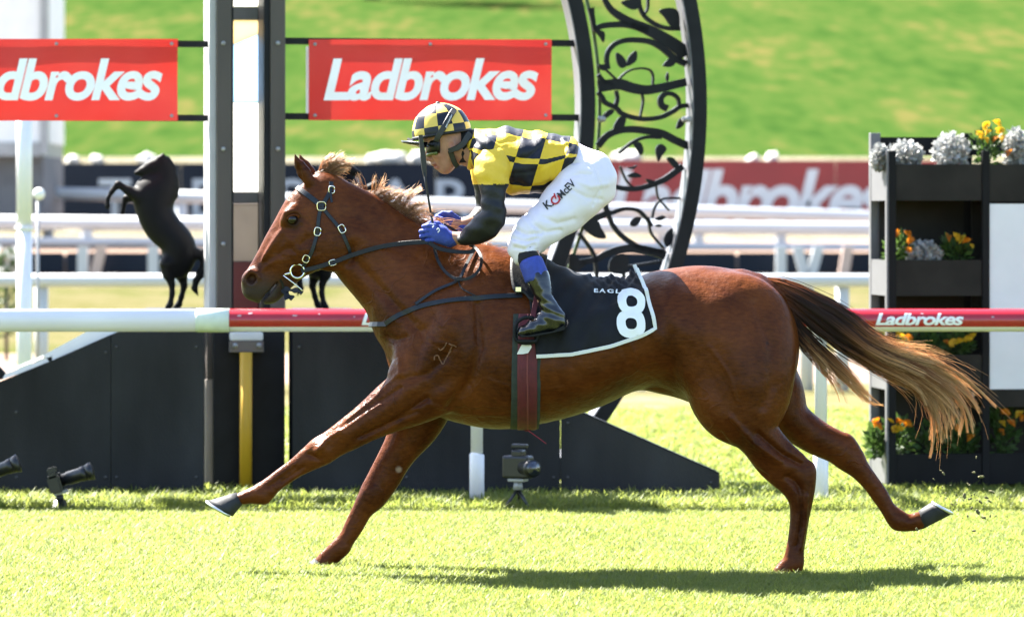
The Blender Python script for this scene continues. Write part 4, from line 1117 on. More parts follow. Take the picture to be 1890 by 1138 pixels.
crest = [(578, 322), (598, 322), (640, 343), (684, 362), (727, 392), (785, 420), (830, 440), (880, 456), (925, 466)]
cr = np.array(catmull(crest, 8)); crL = len(cr) - 1
M_manehair = hair_mat('mane_hair', [(0, (.20, .065, .022)), (.3, (.36, .15, .055)), (1, (.70, .47, .26))], trans=.5)
mane = []
for i in range(2600):
    s = rs.beta(1.0, 1.05); q = cr[min(crL, int(s * crL))]
    y0 = abs(rs.normal(0, .016)) - .006
    L_ = rs.uniform(.06, .17) * (1.0 if .40 < s < .68 else (.32 if s < .40 else .55))
    fly = rs.rand()
    a = R(rs.normal(-4, 11)) if fly < .86 else R(rs.normal(26, 18))
    if s < .2: a += R(12)
    base = P(q[0], q[1] + 4, y0)
    dirx, dirz = math.cos(a), math.sin(a); lat = rs.uniform(.1, .9)
    pts = []
    cv = rs.uniform(.15, .9)
    for k in range(8):
        t = k / 7
        pts.append((base.x + L_ * dirx * t, y0 + lat * L_ * t * .8, base.z + L_ * (dirz * t - cv * .75 * t * t) + .012 * math.sin(t * 3)))
    mane.append((pts, .0012, .0004))
# stiff tufts and flying wisps
for (bx, by, tx, ty, n) in [(676, 352, 661, 318, 14), (696, 365, 692, 324, 14), (697, 366, 711, 327, 18), (655, 347, 654, 336, 16), (700, 368, 705, 340, 20), (598, 318, 630, 287, 120), (596, 318, 648, 296, 120), (600, 322, 640, 312, 90), (592, 316, 612, 285, 60), (640, 340, 624, 326, 14),
                            (735, 392, 775, 345, 40), (740, 396, 785, 372, 60), (720, 384, 760, 350, 60), (705, 372, 740, 352, 80), (745, 400, 795, 385, 40), (690, 362, 722, 348, 50)]:
    for _ in range(n):
        b = np.array(P(bx + rs.normal(0, 5), by + 4 + rs.normal(0, 2), abs(rs.normal(0, .015)))); t = np.array(P(tx + rs.normal(0, 3.0), ty + rs.normal(0, 3.5), rs.uniform(0, .06)))
        mid = (b + t) / 2 + np.array([rs.normal(0, .006) - .004, 0, rs.normal(.008, .006)])
        mane.append(([b, b * .6 + mid * .4, mid, mid * .5 + t * .5, t + np.array([.002, 0, -.002]) + rs.normal(0, .006, 3)], .0011, .0003))
hair_obj('mane', mane, M_manehair, horse)
# ================================================================== tack
M_leather = mat('dark_leather', (.010, .010, .012), .5, spec=.3, var=.25, scale=40, bump=.15, bscale=200)
M_bridle = mat('bridle_synthetic', (.010, .014, .022), .42, var=.2, scale=40, spec=.35)
M_brass = mat('brass_metal', (.75, .66, .42), .22, metal=1.0, var=.05)
M_steel = mat('bit_steel', (.72, .72, .72), .15, metal=1.0, var=.04)
M_cloth = mat('saddlecloth_black', (.0075, .008, .012), .7, spec=.25, var=.25, scale=10, bump=.12, bscale=300, sheen=.03)
M_trim = mat('white_webbing', (.78, .78, .76), .7, var=.05, bump=.1, bscale=300)
M_girthred = mat('maroon_webbing', (.13, .012, .022), .7, var=.15, scale=30, bump=.15, bscale=250)
M_girthgreen = mat('green_felt', (.035, .048, .040), .9, var=.2, scale=30, bump=.2, bscale=200)

AXIS = [(560, 400), (640, 470), (700, 510), (760, 560), (820, 620), (900, 630), (1000, 640), (1100, 640), (1200, 620), (1300, 610), (1400, 610)]
def axis_at(px): return float(np.interp(px, [a[0] for a in AXIS], [a[1] for a in AXIS]))
def wrap_pt(px, th, off=0.0, apy=None):
    """ray towards the body axis in the cross-section at px; th: 0 up, -90 near side, 180 below (degrees)"""
    c = P(px, axis_at(px) if apy is None else apy, 0)
    d = Vector((0, math.sin(R(th)), math.cos(R(th))))
    h, n, i, ds = bvh_h.ray_cast(c + d * .9, -d, .95)
    if h is None: h = c + d * .05; n = d
    if n.dot(d) < 0: n = -n
    return h + n * off, n
def near_pt(px, py, off=0.0, bvh=None, far=False):
    """project a photo pixel straight sideways onto the near (or far) flank"""
    c = P(px, py, -.2 if not far else .2); s = 1 if far else -1
    o = Vector((c.x, s * 1.0, c.z)); h, n, i, ds = (bvh or bvh_h).ray_cast(o, Vector((0, -s, 0)), 2)
    if h is None:
        h, n, i, ds = (bvh or bvh_h).find_nearest(P(px, py, 0)); 
        n = Vector((0, s, 0))
    if n.y * s < 0: n = -n
    return h + n * off, n

def ribbon(name, pts, nrm, width, thick, mt, parent, sub=1):
    """flat strap through points with outward normals"""
    pts = [Vector(p) for p in pts]; nrm = [Vector(n).normalized() for n in nrm]; V = []; Fc = []; n = len(pts)
    ws = width if hasattr(width, '__len__') else [width] * n
    for i in range(n):
        t = (pts[min(n - 1, i + 1)] - pts[max(0, i - 1)]).normalized(); b = t.cross(nrm[i]).normalized()
        w = ws[i] / 2
        for (s, k) in ((-1, 0), (-.85, 1), (.85, 1), (1, 0), (.85, -1), (-.85, -1)):
            V.append(pts[i] + b * (w * s) + nrm[i] * (thick / 2 * k))
    for i in range(n - 1):
        for k in range(6):
            a = i * 6 + k; b_ = i * 6 + (k + 1) % 6; Fc.append((a, a + 6, b_ + 6, b_))
    Fc += [tuple(range(6)), tuple(reversed(range((n - 1) * 6, n * 6)))]
    return mesh_obj(name, V, Fc, mt, parent, False)
def path(pts, step=5):
    return catmull(pts, 5)
def strap_on(name, pix, width, mt, parent, off=.004, far=False, thick=.004):
    pts = []; nr = []
    for x, y in path(pix):
        p, n = near_pt(x, y, off, far=far); pts.append(p); nr.append(n)
    for _ in range(2):   # relax
        pts = [pts[0]] + [(pts[i - 1] + pts[i] * 2 + pts[i + 1]) / 4 for i in range(1, len(pts) - 1)] + [pts[-1]]
        nr = [nr[0]] + [(nr[i - 1] + nr[i] * 2 + nr[i + 1]).normalized() for i in range(1, len(nr) - 1)] + [nr[-1]]
    return ribbon(name, [p + n * .001 for p, n in zip(pts, nr)], nr, width, thick, mt, parent)

# ---- saddle cloth
def profile(px, n=60):
    pts = [];
    for k in range(n + 1):
        p, nn = wrap_pt(px, -105 * k / n, 0); pts.append((p, nn))
    return pts
PROF = {px: profile(px) for px in range(940, 1216, 5)}
def cloth_xy(px, bpy, v):
    """point a fraction v of the way down from the spine to the lower edge bpy"""
    k = min(1210, max(940, int(round((px - 940) / 5)) * 5 + 940)); pr = PROF[k]
    k0 = int(math.floor((px - 940) / 5)) * 5 + 940; k0 = min(max(k0, 940), 1205); f = (px - k0) / 5
    A, B = PROF[k0], PROF[k0 + 5]
    pts = [A[i][0].lerp(B[i][0], f) for i in range(len(A))]; ns = [A[i][1].lerp(B[i][1], f).normalized() for i in range(len(A))]
    ys = [YH - (p.z - CZ) * F / (p.y + CD) for p in pts]
    # arc length to the lower edge
    L_ = [0]
    end = None
    for i in range(1, len(pts)):
        L_.append(L_[-1] + (pts[i] - pts[i - 1]).length)
        if end is None and ys[i] >= bpy: 
            g = (bpy - ys[i - 1]) / (ys[i] - ys[i - 1] + 1e-9); end = L_[-2] + (L_[-1] - L_[-2]) * g
    if end is None: end = L_[-1]
    s = end * v
    i = max(1, min(len(L_) - 1, int(np.searchsorted(L_, s)))); g = (s - L_[i - 1]) / (L_[i] - L_[i - 1] + 1e-9)
    return pts[i - 1].lerp(pts[i], g), ns[i - 1].lerp(ns[i], g).normalized()
NU, NV = 46, 26
def cloth_grid(side):
    g = []
    for i in range(NU + 1):
        u = i / NU; row = []
        for j in range(NV + 1):
            v = j / NV
            px = (958 + 32 * v) * (1 - u) + (1179 + 24 * v ** 1.5) * u
            bpy_ = float(np.interp(u, [0, .3, .62, .85, .96, 1], [658, 654, 639, 622, 611, 606]))
            p, n = cloth_xy(px, bpy_, v)
            w = .0065 * math.sin(9 * u + 5 * v) * v + .005 * math.sin(21 * u - 6 * v + 1) * (.3 + .7 * v) + .004 * math.sin(34 * (u + .6 * v))
            cr_ = max(0, u - .45) * max(0, .62 - v) * 2.6
            w += cr_ * .034 * (math.sin(46 * u + 13 * v) * math.sin(17 * v + 21 * u) + .7 * math.sin(70 * u - 31 * v))
            fl = .012 * math.exp(-((v - .60 - .22 * (1 - u)) / .05) ** 2) * (.35 + u)        # long fold across
            row.append(p + n * (.011 + .008 * v + max(-.005, w) + fl))
        g.append(row)
    if side > 0: g = [[Vector((p.x, -p.y, p.z)) for p in r] for r in g]
    return g
sc_ = thing('saddlecloth', 'black saddlecloth with white edging and a large white number eight', 'saddlecloth', (P(1090, 0).x, 0, P(0, 520).z))
V = []; Fc = []
gn = cloth_grid(-1); gf = cloth_grid(1)
rows = [list(reversed(gn[i])) + gf[i][1:] for i in range(NU + 1)]; m = len(rows[0])
for r in rows: V += r
for i in range(NU):
    for j in range(m - 1):
        a = i * m + j; Fc.append((a, a + m, a + m + 1, a + 1))
bvh_c = BVHTree.FromPolygons([tuple(v) for v in V], Fc)
o = mesh_obj('cloth', V, Fc, M_cloth, sc_, True)
sm = o.modifiers.new('thickness', 'SOLIDIFY'); sm.thickness = .004; sm.offset = -1
for g, s in ((gn, -1), (gf, 1)):
    e = [g[i][NV] for i in range(NU + 1)] + [g[NU][j] for j in range(NV - 1, -1, -1)]
    nr = [Vector((0, s, -.1))] * (NU + 1) + [Vector((0, s * .9, .3))] * NV
    ribbon('edging', [p + n * .003 for p, n in zip(e, nr)], nr, .016, .006, M_trim, sc_)
def on_cloth(px, py, off): return near_pt(px, py, off, bvh_c)[0]
V = []; Fc = []
for (cx, cy, rx, ry, of) in ((1165, 557, 25, 23, .0065), (1163.5, 596, 26.5, 26, .005)):
    b0 = len(V); n = 40; m = 6
    for k in range(n):
        a = 2 * math.pi * k / n; ca, sa = math.cos(a), math.sin(a); ca = math.copysign(abs(ca) ** .85, ca); sa = math.copysign(abs(sa) ** .85, sa)
        for q in range(m + 1):
            f = .42 + .58 * q / m if ry < 25 else .38 + .62 * q / m
            V.append(on_cloth(cx + rx * ca * f - .05 * (ry * sa * f), cy - ry * sa * f, of))
    for k in range(n):
        for q in range(m):
            a = b0 + k * (m + 1) + q; b = b0 + ((k + 1) % n) * (m + 1) + q; Fc.append((a, b, b + 1, a + 1))
mesh_obj('number', V, Fc, M_text, sc_, True)
def eag(u, v): return on_cloth(1096 + 60 * u, 541 - 7 * v + 2 * u, .005)
lettering('lettering', 'EAGLE', eag, M_text, sc_, 0, .02, 1.25, (.14, .02, .01))

# ---- girth
gi = thing('girth', 'maroon girth with green felt edges round the horse chest', 'girth', (P(968, 0).x, 0, P(0, 788).z))
def band(name, c_top, c_bot, wpx, off, mt, t0=62, n=70, thick=.006, parent=gi):
    pts = []; nr = []
    for k in range(n + 1):
        th = -t0 - (360 - 2 * t0) * k / n
        s = math.sin(R(abs(th + 180)) / 1) if False else abs(th + 180) / 118
        px = c_bot + (c_top - c_bot) * min(1, s)
        p, q = wrap_pt(px, th, off); pts.append(p); nr.append(q)
    for _ in range(3):
        pts = [pts[0]] + [(pts[i - 1] + pts[i] * 2 + pts[i + 1]) / 4 for i in range(1, n)] + [pts[-1]]
    nr = [Vector((0, q.y, q.z)).normalized() for q in nr]
    return ribbon(name, pts, nr, wpx * 16 / F, thick, mt, parent)
band('felt_pad', 974, 967, 53, .008, M_girthgreen)
band('webbing', 975, 971, 36, .013, M_girthred, thick=.006)
band('stitching', 975, 972, 3, .0175, mat('maroon_thread', (.22, .05, .05), .8), thick=.002)
pts = [near_pt(x, y, .02)[0] for x, y in [(955, 652), (961, 640), (966, 632), (979, 630), (982, 640), (976, 650), (966, 652)]]
prism('buckle_guard', pts, Vector((0, -.004, 0)), M_trim, gi)
tube('loose_cord', [P(966, 786, -.05), P(975, 794, -.06), P(992, 806, -.08), P(1008, 818, -.1)], .0022, mat('red_cord', (.30, .02, .05), .8), gi, 6)
tube('loose_cord', [P(958, 786, -.05), P(972, 795, -.05), P(980, 792, -.05)], .004, M_girthred, gi, 6)

# ---- saddle
sd = thing('racing_saddle', 'small black racing saddle almost hidden under the jockey', 'saddle', (P(985, 0).x, 0, P(0, 500).z))
V = []; Fc = []; nu, nv = 16, 22
for i in range(nu + 1):
    for j in range(nv + 1):
        px = 944 + 62 * i / nu; th = -38 + 76 * j / nv
        p, n = wrap_pt(px, th, 0); e = abs(th) / 38
        lift = .016 + .006 * (1 - e ** 2) * (abs(i / nu - .5) * 2) ** 2 + .006 * (1 - e)
        V.append(p + n * lift)
for i in range(nu):
    for j in range(nv):
        a = i * (nv + 1) + j; Fc.append((a, a + nv + 1, a + nv + 2, a + 1))
o = mesh_obj('seat', V, Fc, M_leather, sd, True); s_ = o.modifiers.new('thickness', 'SOLIDIFY'); s_.thickness = .012
for far in (False, True):
    fl = catmull([(941, 482), (952, 470), (990, 486), (1008, 520), (1000, 556), (980, 560), (966, 546), (948, 542), (940, 510)], 4, True)
    cen = np.mean(np.array(fl), 0); V = []; Fc = []
    rings = 5; m = len(fl)
    for r_ in range(rings + 1):
        for (x, y) in fl:
            f = r_ / rings; V.append(near_pt(cen[0] + (x - cen[0]) * f, cen[1] + (y - cen[1]) * f, .028, far=far)[0])
    for r_ in range(rings):
        for k in range(m):
            a = r_ * m + k; b_ = r_ * m + (k + 1) % m; Fc.append((a, b_, b_ + m, a + m))
    o = mesh_obj('flap', V, Fc, M_leather, sd, True); s_ = o.modifiers.new('thickness', 'SOLIDIFY'); s_.thickness = .006
    strap_on('stirrup_leather', [(1000, 505), (992, 545), (984, 590)], .022, M_girthred, sd, .040, far)
p = near_pt(956, 540, .03)[0]
box('buckle', p, (.022, .006, .018), M_steel, sd)
# stirrup irons
for s in (-1, 1):
    y = s * .335
    loop = catmull([(984, 587), (968, 586), (955, 594), (950, 608), (951, 622), (957, 630), (974, 633), (989, 628), (992, 615), (990, 600)], 4, True)
    loop.append(loop[0])
    tube('stirrup_iron', [P(a, b, y) for a, b in loop], .008, M_black, sd, 8)
    a, b = P(954, 629, y), P(990, 628, y)
    box('stirrup_tread', (a + b) / 2, ((b - a).length, .06, .008), M_black, sd)

# ---- breastplate
bp_ = thing('breastplate', 'thin dark breastplate straps over the horse neck and shoulder', 'harness', (P(820, 0).x, 0, P(0, 560).z))
for far in (False, True):
    strap_on('strap', [(964, 546), (920, 547), (876, 550), (836, 554), (798, 560), (768, 568), (740, 580), (722, 590), (712, 598)], .022, M_bridle, bp_, .005, far)
    strap_on('neck_strap', [(877, 462), (868, 478), (858, 498), (848, 518), (828, 528), (806, 537), (786, 549), (768, 562)], .014, M_bridle, bp_, .009, far)
    p, n = near_pt(848, 518, .014, far=far); box('keeper', p, (.02, .006, .016), M_leather, bp_, 0, .002)
c0 = near_pt(712, 598, .006)[0]; c1 = near_pt(712, 598, .006, far=True)[0]
arc = [];
for k in range(9):
    f = k / 8; q = c0.lerp(c1, f); h, n, i_, d_ = bvh_h.ray_cast(Vector((q.x - .5, q.y, q.z)), Vector((1, 0, 0)), 2); arc.append((h if h else q) + Vector((-.006, 0, 0)))
ribbon('chest_strap', arc, [Vector((-1, (k - 4) * .2, .3)) for k in range(9)], .022, .004, M_bridle, bp_)

# ---- bridle
br = thing('bridle', 'dark bridle with silver buckles, ring bit and reins on the horse head', 'bridle', (P(575, 0).x, 0, P(0, 400).z))
for far in (False, True):
    s = 1 if far else -1
    strap_on('browband', [(545, 346), (556, 354), (574, 367), (590, 380)], .022, M_bridle, br, .004, far)
    strap_on('headpiece', [(608, 336), (607, 352), (599, 368), (591, 381)], .018, M_bridle, br, .004, far)
    strap_on('cheekpiece', [(590, 382), (586, 402), (584, 428), (578, 452), (571, 470), (563, 482), (556, 492)], .016, M_bridle, br, .004, far)
    strap_on('throatlatch', [(591, 382), (608, 402), (626, 424), (636, 444), (642, 462), (644, 474)], .015, M_bridle, br, .004, far)
    strap_on('strap_end', [(607, 350), (608, 366), (610, 374)], .010, M_bridle, br, .008, far)
    def buckle(px, py, w, h, rot, mt=M_brass, name='buckle'):
        p, n = near_pt(px, py, .009, far=far); pts = []
        for k in range(17):
            a = 2 * math.pi * k / 16; c_, s__ = math.cos(a), math.sin(a)
            x = math.copysign(abs(c_) ** .6, c_) * w / 2; z = math.copysign(abs(s__) ** .6, s__) * h / 2
            pts.append(p + Vector((x * math.cos(rot) - z * math.sin(rot), 0, x * math.sin(rot) + z * math.cos(rot))))
        tube(name, pts, .0026, mt, br, 6)
    M_sil = mat('buckle_silver', (.82, .80, .74), .2, metal=1.0, var=.04)
    buckle(591, 381, .036, .036, 0, M_brass, 'ring')
    buckle(584, 427, .026, .034, -.15, M_sil); buckle(629, 423, .026, .034, .5, M_sil); buckle(609, 351, .024, .030, 0, M_sil); buckle(563, 478, .026, .030, -.4, M_brass)
    # bit ring, bit end and chin strap
    c, n = near_pt(549, 500, 0, far=far); yr = s * max(abs(c.y) + .012, .06)
    cc = P(549, 500, yr)
    tube('bit_ring', [cc + Vector((.029 * math.cos(a / 12 * math.pi), 0, .029 * math.sin(a / 12 * math.pi))) for a in range(25)], .0045, M_steel, br, 8)
    tube('bit_cheek', [P(538, 503, yr * .95), P(527, 506, yr * .8), P(520, 508, yr * .5)], [.006, .005, .005], M_steel, br, 8)
    tube('bit_prong', [P(523, 508, yr), P(543, 523, yr * 1.02), P(557, 535, yr * 1.0), P(558, 541, yr * .9)], .0032, M_steel, br, 6)
    ribbon('tongue_tie', [near_pt(513, 517, .003, far=far)[0], near_pt(517, 524, .003, far=far)[0], P(523, 533, s * .04), P(527, 540, s * .03)], [Vector((0, s, 0))] * 4, .010, .003, M_leather, br)
    # reins
    rp_ = catmull([(556, 500), (585, 493), (620, 482), (652, 470), (700, 456), (745, 449), (790, 446)], 6)
    ys = np.linspace(abs(yr), .15 if not far else .13, len(rp_))
    pts = []; 
    for (x, y), yv in zip(rp_, ys):
        h_, n_ = near_pt(x, y, .010, far=far)
        yy = s * max(yv, abs(h_.y)) ; pts.append(P(x, y, yy))
    ribbon('rein', pts, [Vector((0, s, .15))] * len(pts), .020, .004, M_leather, br)
    buckle(612, 484, .03, .022, .25, M_steel, 'rein_buckle')
# tongue tie tails
for q in ([(524, 532), (536, 535), (548, 536), (558, 541)], [(523, 533), (526, 542), (531, 552)], [(525, 534), (532, 544), (541, 551)]):
    sp = catmull(q, 4); ribbon('tongue_tie_end', [P(x, y, -.045 - .004 * i) for i, (x, y) in enumerate(sp)], [Vector((.1, -1, .2))] * len(sp), [.018 + .008 * math.sin(i * 1.1) for i in range(len(sp))], .003, M_leather, br)
# slack of the reins hanging from the hands
sl_ = catmull([(800, 452), (808, 480), (824, 503), (846, 515), (870, 511), (886, 494), (888, 474), (878, 458), (866, 452)], 6)
ribbon('rein_loop', [Vector((p.x, near_pt(x, min(y, 514) + 8, .016)[0].y - .012, p.z)) for (x, y) in sl_ for p in [P(x, y, -.16)]], [Vector((0, -1, .1))] * len(sl_), .013, .0035, M_leather, br)
sl_ = catmull([(792, 448), (812, 459), (840, 464), (866, 465), (876, 460)], 6)
ribbon('rein_bridge', [P(x, y, -.165) for x, y in sl_], [Vector((0, -1, .3))] * len(sl_), .018, .004, M_leather, br)
sl_ = catmull([(806, 414), (822, 416), (838, 424), (848, 432), (852, 440)], 5)
ribbon('rein_bridge', [P(x, y, -.09) for x, y in sl_], [Vector((0, -1, .6))] * len(sl_), .012, .003, M_leather, br)
sl_ = catmull([(846, 518), (852, 532), (866, 541), (880, 547)], 5)
ribbon('rein_tail', [near_pt(x, y, .008)[0] for x, y in sl_], [Vector((0, -1, .2))] * len(sl_), .006, .003, M_leather, br)

# ---- freeze brand on the shoulder (worn into the coat)
def brandp(pix, w):
    pts = []; nr = []
    for x, y in catmull(pix, 5):
        p, n = near_pt(x, y, .0012); pts.append(p); nr.append(n)
    ribbon('brand_mark', pts, nr, w, .0012, M_brand, horse)
M_brand = mat('brand_hair', (.20, .085, .042), .8, var=.5, scale=120)
brandp([(802, 663), (803, 656), (809, 655), (812, 662), (818, 671), (822, 664), (826, 656)], .0055)
brandp([(829, 650), (836, 636), (843, 639)], .005); brandp([(836, 636), (829, 633)], .006); brandp([(826, 656), (833, 645)], .006)
brandp([(810, 641), (813, 645), (820, 640), (825, 631)], .005)
# ================================================================== the jockey
M_skin = mat('skin', (.50, .255, .175), .5, var=.12, scale=30, bump=.05, bscale=200, spec=.3)
def skin_tint(m):
    N = m.node_tree.nodes; L = m.node_tree.links; b = N['Principled BSDF']; src = b.inputs['Base Color'].links[0].from_socket
    a = N.new('ShaderNodeAttribute'); a.attribute_name = 'flush'; x = N.new('ShaderNodeMix'); x.data_type = 'RGBA'
    L.new(a.outputs['Fac'], x.inputs[0]); L.new(src, x.inputs[6]); x.inputs[7].default_value = (.24, .062, .052, 1); L.new(x.outputs[2], b.inputs['Base Color'])
skin_tint(M_skin)
def pattern_mat(name, ca, cb, rough=.45, bump=.25):
    """chequer driven by the mesh attribute 'cell' (x, y), printed on the cloth"""
    m = bpy.data.materials.new(name); m.use_nodes = True; N = m.node_tree.nodes; L = m.node_tree.links; b = N['Principled BSDF']
    a = N.new('ShaderNodeAttribute'); a.attribute_name = 'cell'; ck = N.new('ShaderNodeTexChecker'); ck.inputs['Scale'].default_value = 1.0
    ck.inputs['Color1'].default_value = (*ca, 1); ck.inputs['Color2'].default_value = (*cb, 1); L.new(a.outputs['Vector'], ck.inputs['Vector'])
    tc = N.new('ShaderNodeTexCoord'); n = N.new('ShaderNodeTexNoise'); n.inputs['Scale'].default_value = 22; n.inputs['Detail'].default_value = 5; n.inputs['Distortion'].default_value = .6
    mp = N.new('ShaderNodeMapping'); mp.inputs['Scale'].default_value = (1, 1, .5); mp.inputs['Rotation'].default_value = (0, .5, 0); L.new(tc.outputs['Object'], mp.inputs[0]); L.new(mp.outputs[0], n.inputs['Vector'])
    bp = N.new('ShaderNodeBump'); bp.inputs['Strength'].default_value = bump; bp.inputs['Distance'].default_value = .012; L.new(n.outputs['Fac'], bp.inputs['Height']); L.new(bp.outputs[0], b.inputs['Normal'])
    L.new(ck.outputs['Color'], b.inputs['Base Color']); b.inputs['Roughness'].default_value = rough; b.inputs['Specular IOR Level'].default_value = .3
    return m
GOLD = (.66, .43, .028); INK = (.008, .0095, .018)
M_silks = pattern_mat('chequered_silks', INK, GOLD, .55, .5)
M_cap = pattern_mat('chequered_cap', INK, (.62, .44, .09), .35, .08)
M_goldcloth = mat('gold_silk', tuple(c * .95 for c in GOLD), .55, spec=.3, var=.12, scale=14, bump=.45, bscale=26, col2=(.70, .46, .05))
M_blackcloth = mat('black_silk', (.008, .009, .014), .5, spec=.35, var=.3, scale=10, bump=.5, bscale=24)
M_breech = mat('white_breeches', (.69, .635, .70), .55, var=.03, scale=8, bump=.4, bscale=14)
M_boot = mat('black_boot', (.007, .008, .012), .22, var=.2, scale=20, bump=.25, bscale=22, coat=.4)
M_blue = mat('blue_knit', (.035, .07, .42), .7, var=.15, scale=60, bump=.25, bscale=160)
M_sock = mat('black_sock', (.008, .008, .012), .9, var=.2)
M_harness = mat('black_harness', (.012, .013, .013), .5, var=.2, scale=50)

jk = thing('person', 'jockey crouched forward in gold and black chequered silks and white breeches', 'person', P(1000, 600, -.1))
def sdf_obj(name, vx, mt, parent, smooth=2, fold=None):
    V, Fq = vx.mesh(smooth)
    if fold is not None: V = V + normals_of(V, Fq) * fold(V)[:, None]
    me = np_mesh(name, V, Fq); return V, me
def bounds(pts, m):
    A = np.array([tuple(p) for p in pts]); return A.min(0) - m, A.max(0) + m

# ---- body: one continuous skin figure (head, neck, trunk, arms, legs) that the clothes cover
def build_person():
    vx = Vox((-.42, -.42, .92), (.50, .42, 2.02), .0045)
    # skull, face, jaw
    vx.ell(P(822, 248, 0), (.095, .074, .098), .0, .25)
    vx.chain([st((795, 262), (850, 268), 0, .066), st((797, 280), (850, 286), 0, .062), st((804, 298), (842, 302), 0, .050), st((812, 312), (832, 308), 0, .030)], k=.02)
    vx.chain([stc(793, 268, 0, .013, .012), stc(791, 282, 0, .012, .012), stc(790.5, 292, 0, .013, .015)], k=.014)      # nose
    for s in (-1, 1):
        vx.ell(P(796, 295, s * .011), (.011, .010, .009), .006); vx.ell(P(834, 266, s * .066), (.016, .014, .026), .008, .2)
        vx.ell(P(833, 265, s * .082), (.008, .010, .015), .006, .2, sub=True)
        vx.ell(P(806, 285, s * .042), (.022, .020, .018), .015)
        vx.ell(P(793, 274, s * .030), (.012, .014, .009), .008, 0, True)
    vx.ell(P(800, 303, 0), (.012, .024, .008), .008, -.3); vx.ell(P(806, 310, 0), (.012, .020, .007), .007, -.3)
    vx.chain([stc(798, 308, -.02, .002), stc(808, 306, -.026, .002)], k=.004, sub=True); vx.chain([stc(798, 308, .02, .002), stc(808, 306, .026, .002)], k=.004, sub=True)
    vx.ell(P(819, 312, 0), (.022, .028, .016), .014, -.2)
    vx.chain([stc(842, 268, 0, .062), stc(868, 282, 0, .058), stc(900, 290, 0, .07)], k=.03)
    # trunk
    vx.chain(st_spline([st((885, 252), (890, 305), 0, .11), st((930, 250), (935, 335), 0, .15), st((1005, 258), (1000, 335), 0, .13), st((1060, 272), (1045, 335), 0, .13), st((1110, 300), (1075, 370), 0, .14)], 3), k=.03)
    for s in (-1, 1):
        sh = P(905, 285, s * .17); fx = 0 if s < 0 else -4
        vx.chain([stc(905, 285, s * .15, .05), stc(909, 350, s * .215, .04), stc(912, 408, s * .235, .033), stc(885, 428, s * .19, .034), stc(854 if s < 0 else 866, 440 if s < 0 else 411, s * .13, .026, .030), stc(822 if s < 0 else 842, 438 if s < 0 else 416, s * .125, .026, .034)], k=.02)
        vx.chain([stc(1090, 335, s * .09, .085), stc(1030, 385, s * .17, .07), stc(968, 448, s * .25, .052), stc(987, 503, s * .302, .036), stc(1005, 552, s * .330, .028), stc(1018, 588, s * .335, .028), stc(975, 610, s * .335, .016)], k=.02)
    return vx
V, me = sdf_obj('body', build_person(), None, jk)
fl_ = np.zeros(len(V))
for (px_, py_, r_, w_) in ((803, 306, 6, .9), (808, 309, 5, .7), (792, 295, 6, .5), (815, 288, 11, .25), (833, 266, 7, .45), (795, 277, 5, .4)):
    fl_ = np.maximum(fl_, np.clip((r_ - pdist(V, [(px_, py_), (px_ + .1, py_)])) / (r_ * .6), 0, 1) * w_)
attr(me, 'flush', fl_)
fin('body', me, M_skin, jk, True)

# ---- jersey
vx = Vox((-.24, -.28, 1.50), (.36, .28, 1.94), .0045)
tor = [st((866, 246), (876, 306), 0, .085), st((876, 240), (888, 320), 0, .125), st((903, 237), (908, 340), 0, .175), st((932, 236), (936, 353), 0, .195), st((966, 239), (968, 359), 0, .19), st((1010, 245), (1002, 354), 0, .175), st((1048, 252), (1032, 338), 0, .16), st((1064, 259), (1050, 318), 0, .15)]
vx.chain(st_spline(tor, 4), k=0, kin=.012, cap=2.5)
for s in (-1, 1): vx.ell(P(905, 285, s * .155), (.075, .07, .075), .03)
def jfold(V):
    d = V[:, 1] + CD; X = V[:, 0] * F / d; Y = (V[:, 2]) * F / d
    ex = np.zeros(len(V))
    for poly, sg, am in [([(900, 250), (925, 262), (960, 255)], 4, -.004), ([(940, 300), (975, 290), (1010, 262)], 4, -.005), ([(945, 320), (985, 318), (1030, 290)], 4, -.004), ([(950, 340), (985, 345), (1015, 335)], 4, -.004),
                         ([(1000, 255), (1025, 270), (1050, 265)], 4, .005), ([(1040, 258), (1052, 285), (1040, 315)], 5, .006), ([(880, 262), (900, 285), (935, 300)], 5, -.005), ([(935, 270), (950, 300), (940, 340)], 5, -.004)]:
        ex += 1.5 * am * np.exp(-(pdist(V, poly) / sg) ** 2)
    return (ex + .0045 * np.sin(X * .11 + Y * .06) * np.sin(Y * .05 + 1) + .003 * np.sin(X * .05 - Y * .16 + 2) + .0025 * np.sin(X * .21 + Y * .02)).astype(np.float32)
V, me = sdf_obj('jersey', vx, None, jk, fold=jfold)
d = V[:, 1] + CD; X = V[:, 0] * F / d + 945; Y = YH - (V[:, 2] - CZ) * F / d
ct = np.interp(X, [870, 900, 935, 966, 1006, 1050], [276, 288, 294, 299, 300, 288]); hf = np.interp(X, [870, 900, 935, 966, 1006, 1050], [32, 50, 58, 60, 54, 33])
phi = np.degrees(np.arctan2(np.abs(V[:, 1]) / .18, (ct - Y) / hf))
cv = np.interp(phi, [0, 42, 84, 93, 138, 180], [0.02, 1, 2, 3, 4, 4.98])
cu = (X + (Y - 240) * .30 - 876) / 45.5 + 10
attr(me, 'cell', np.stack([cu, cv, np.full(len(V), .5)], 1), 'FLOAT_VECTOR')
jersey = fin('jersey', me, M_silks, jk, True)
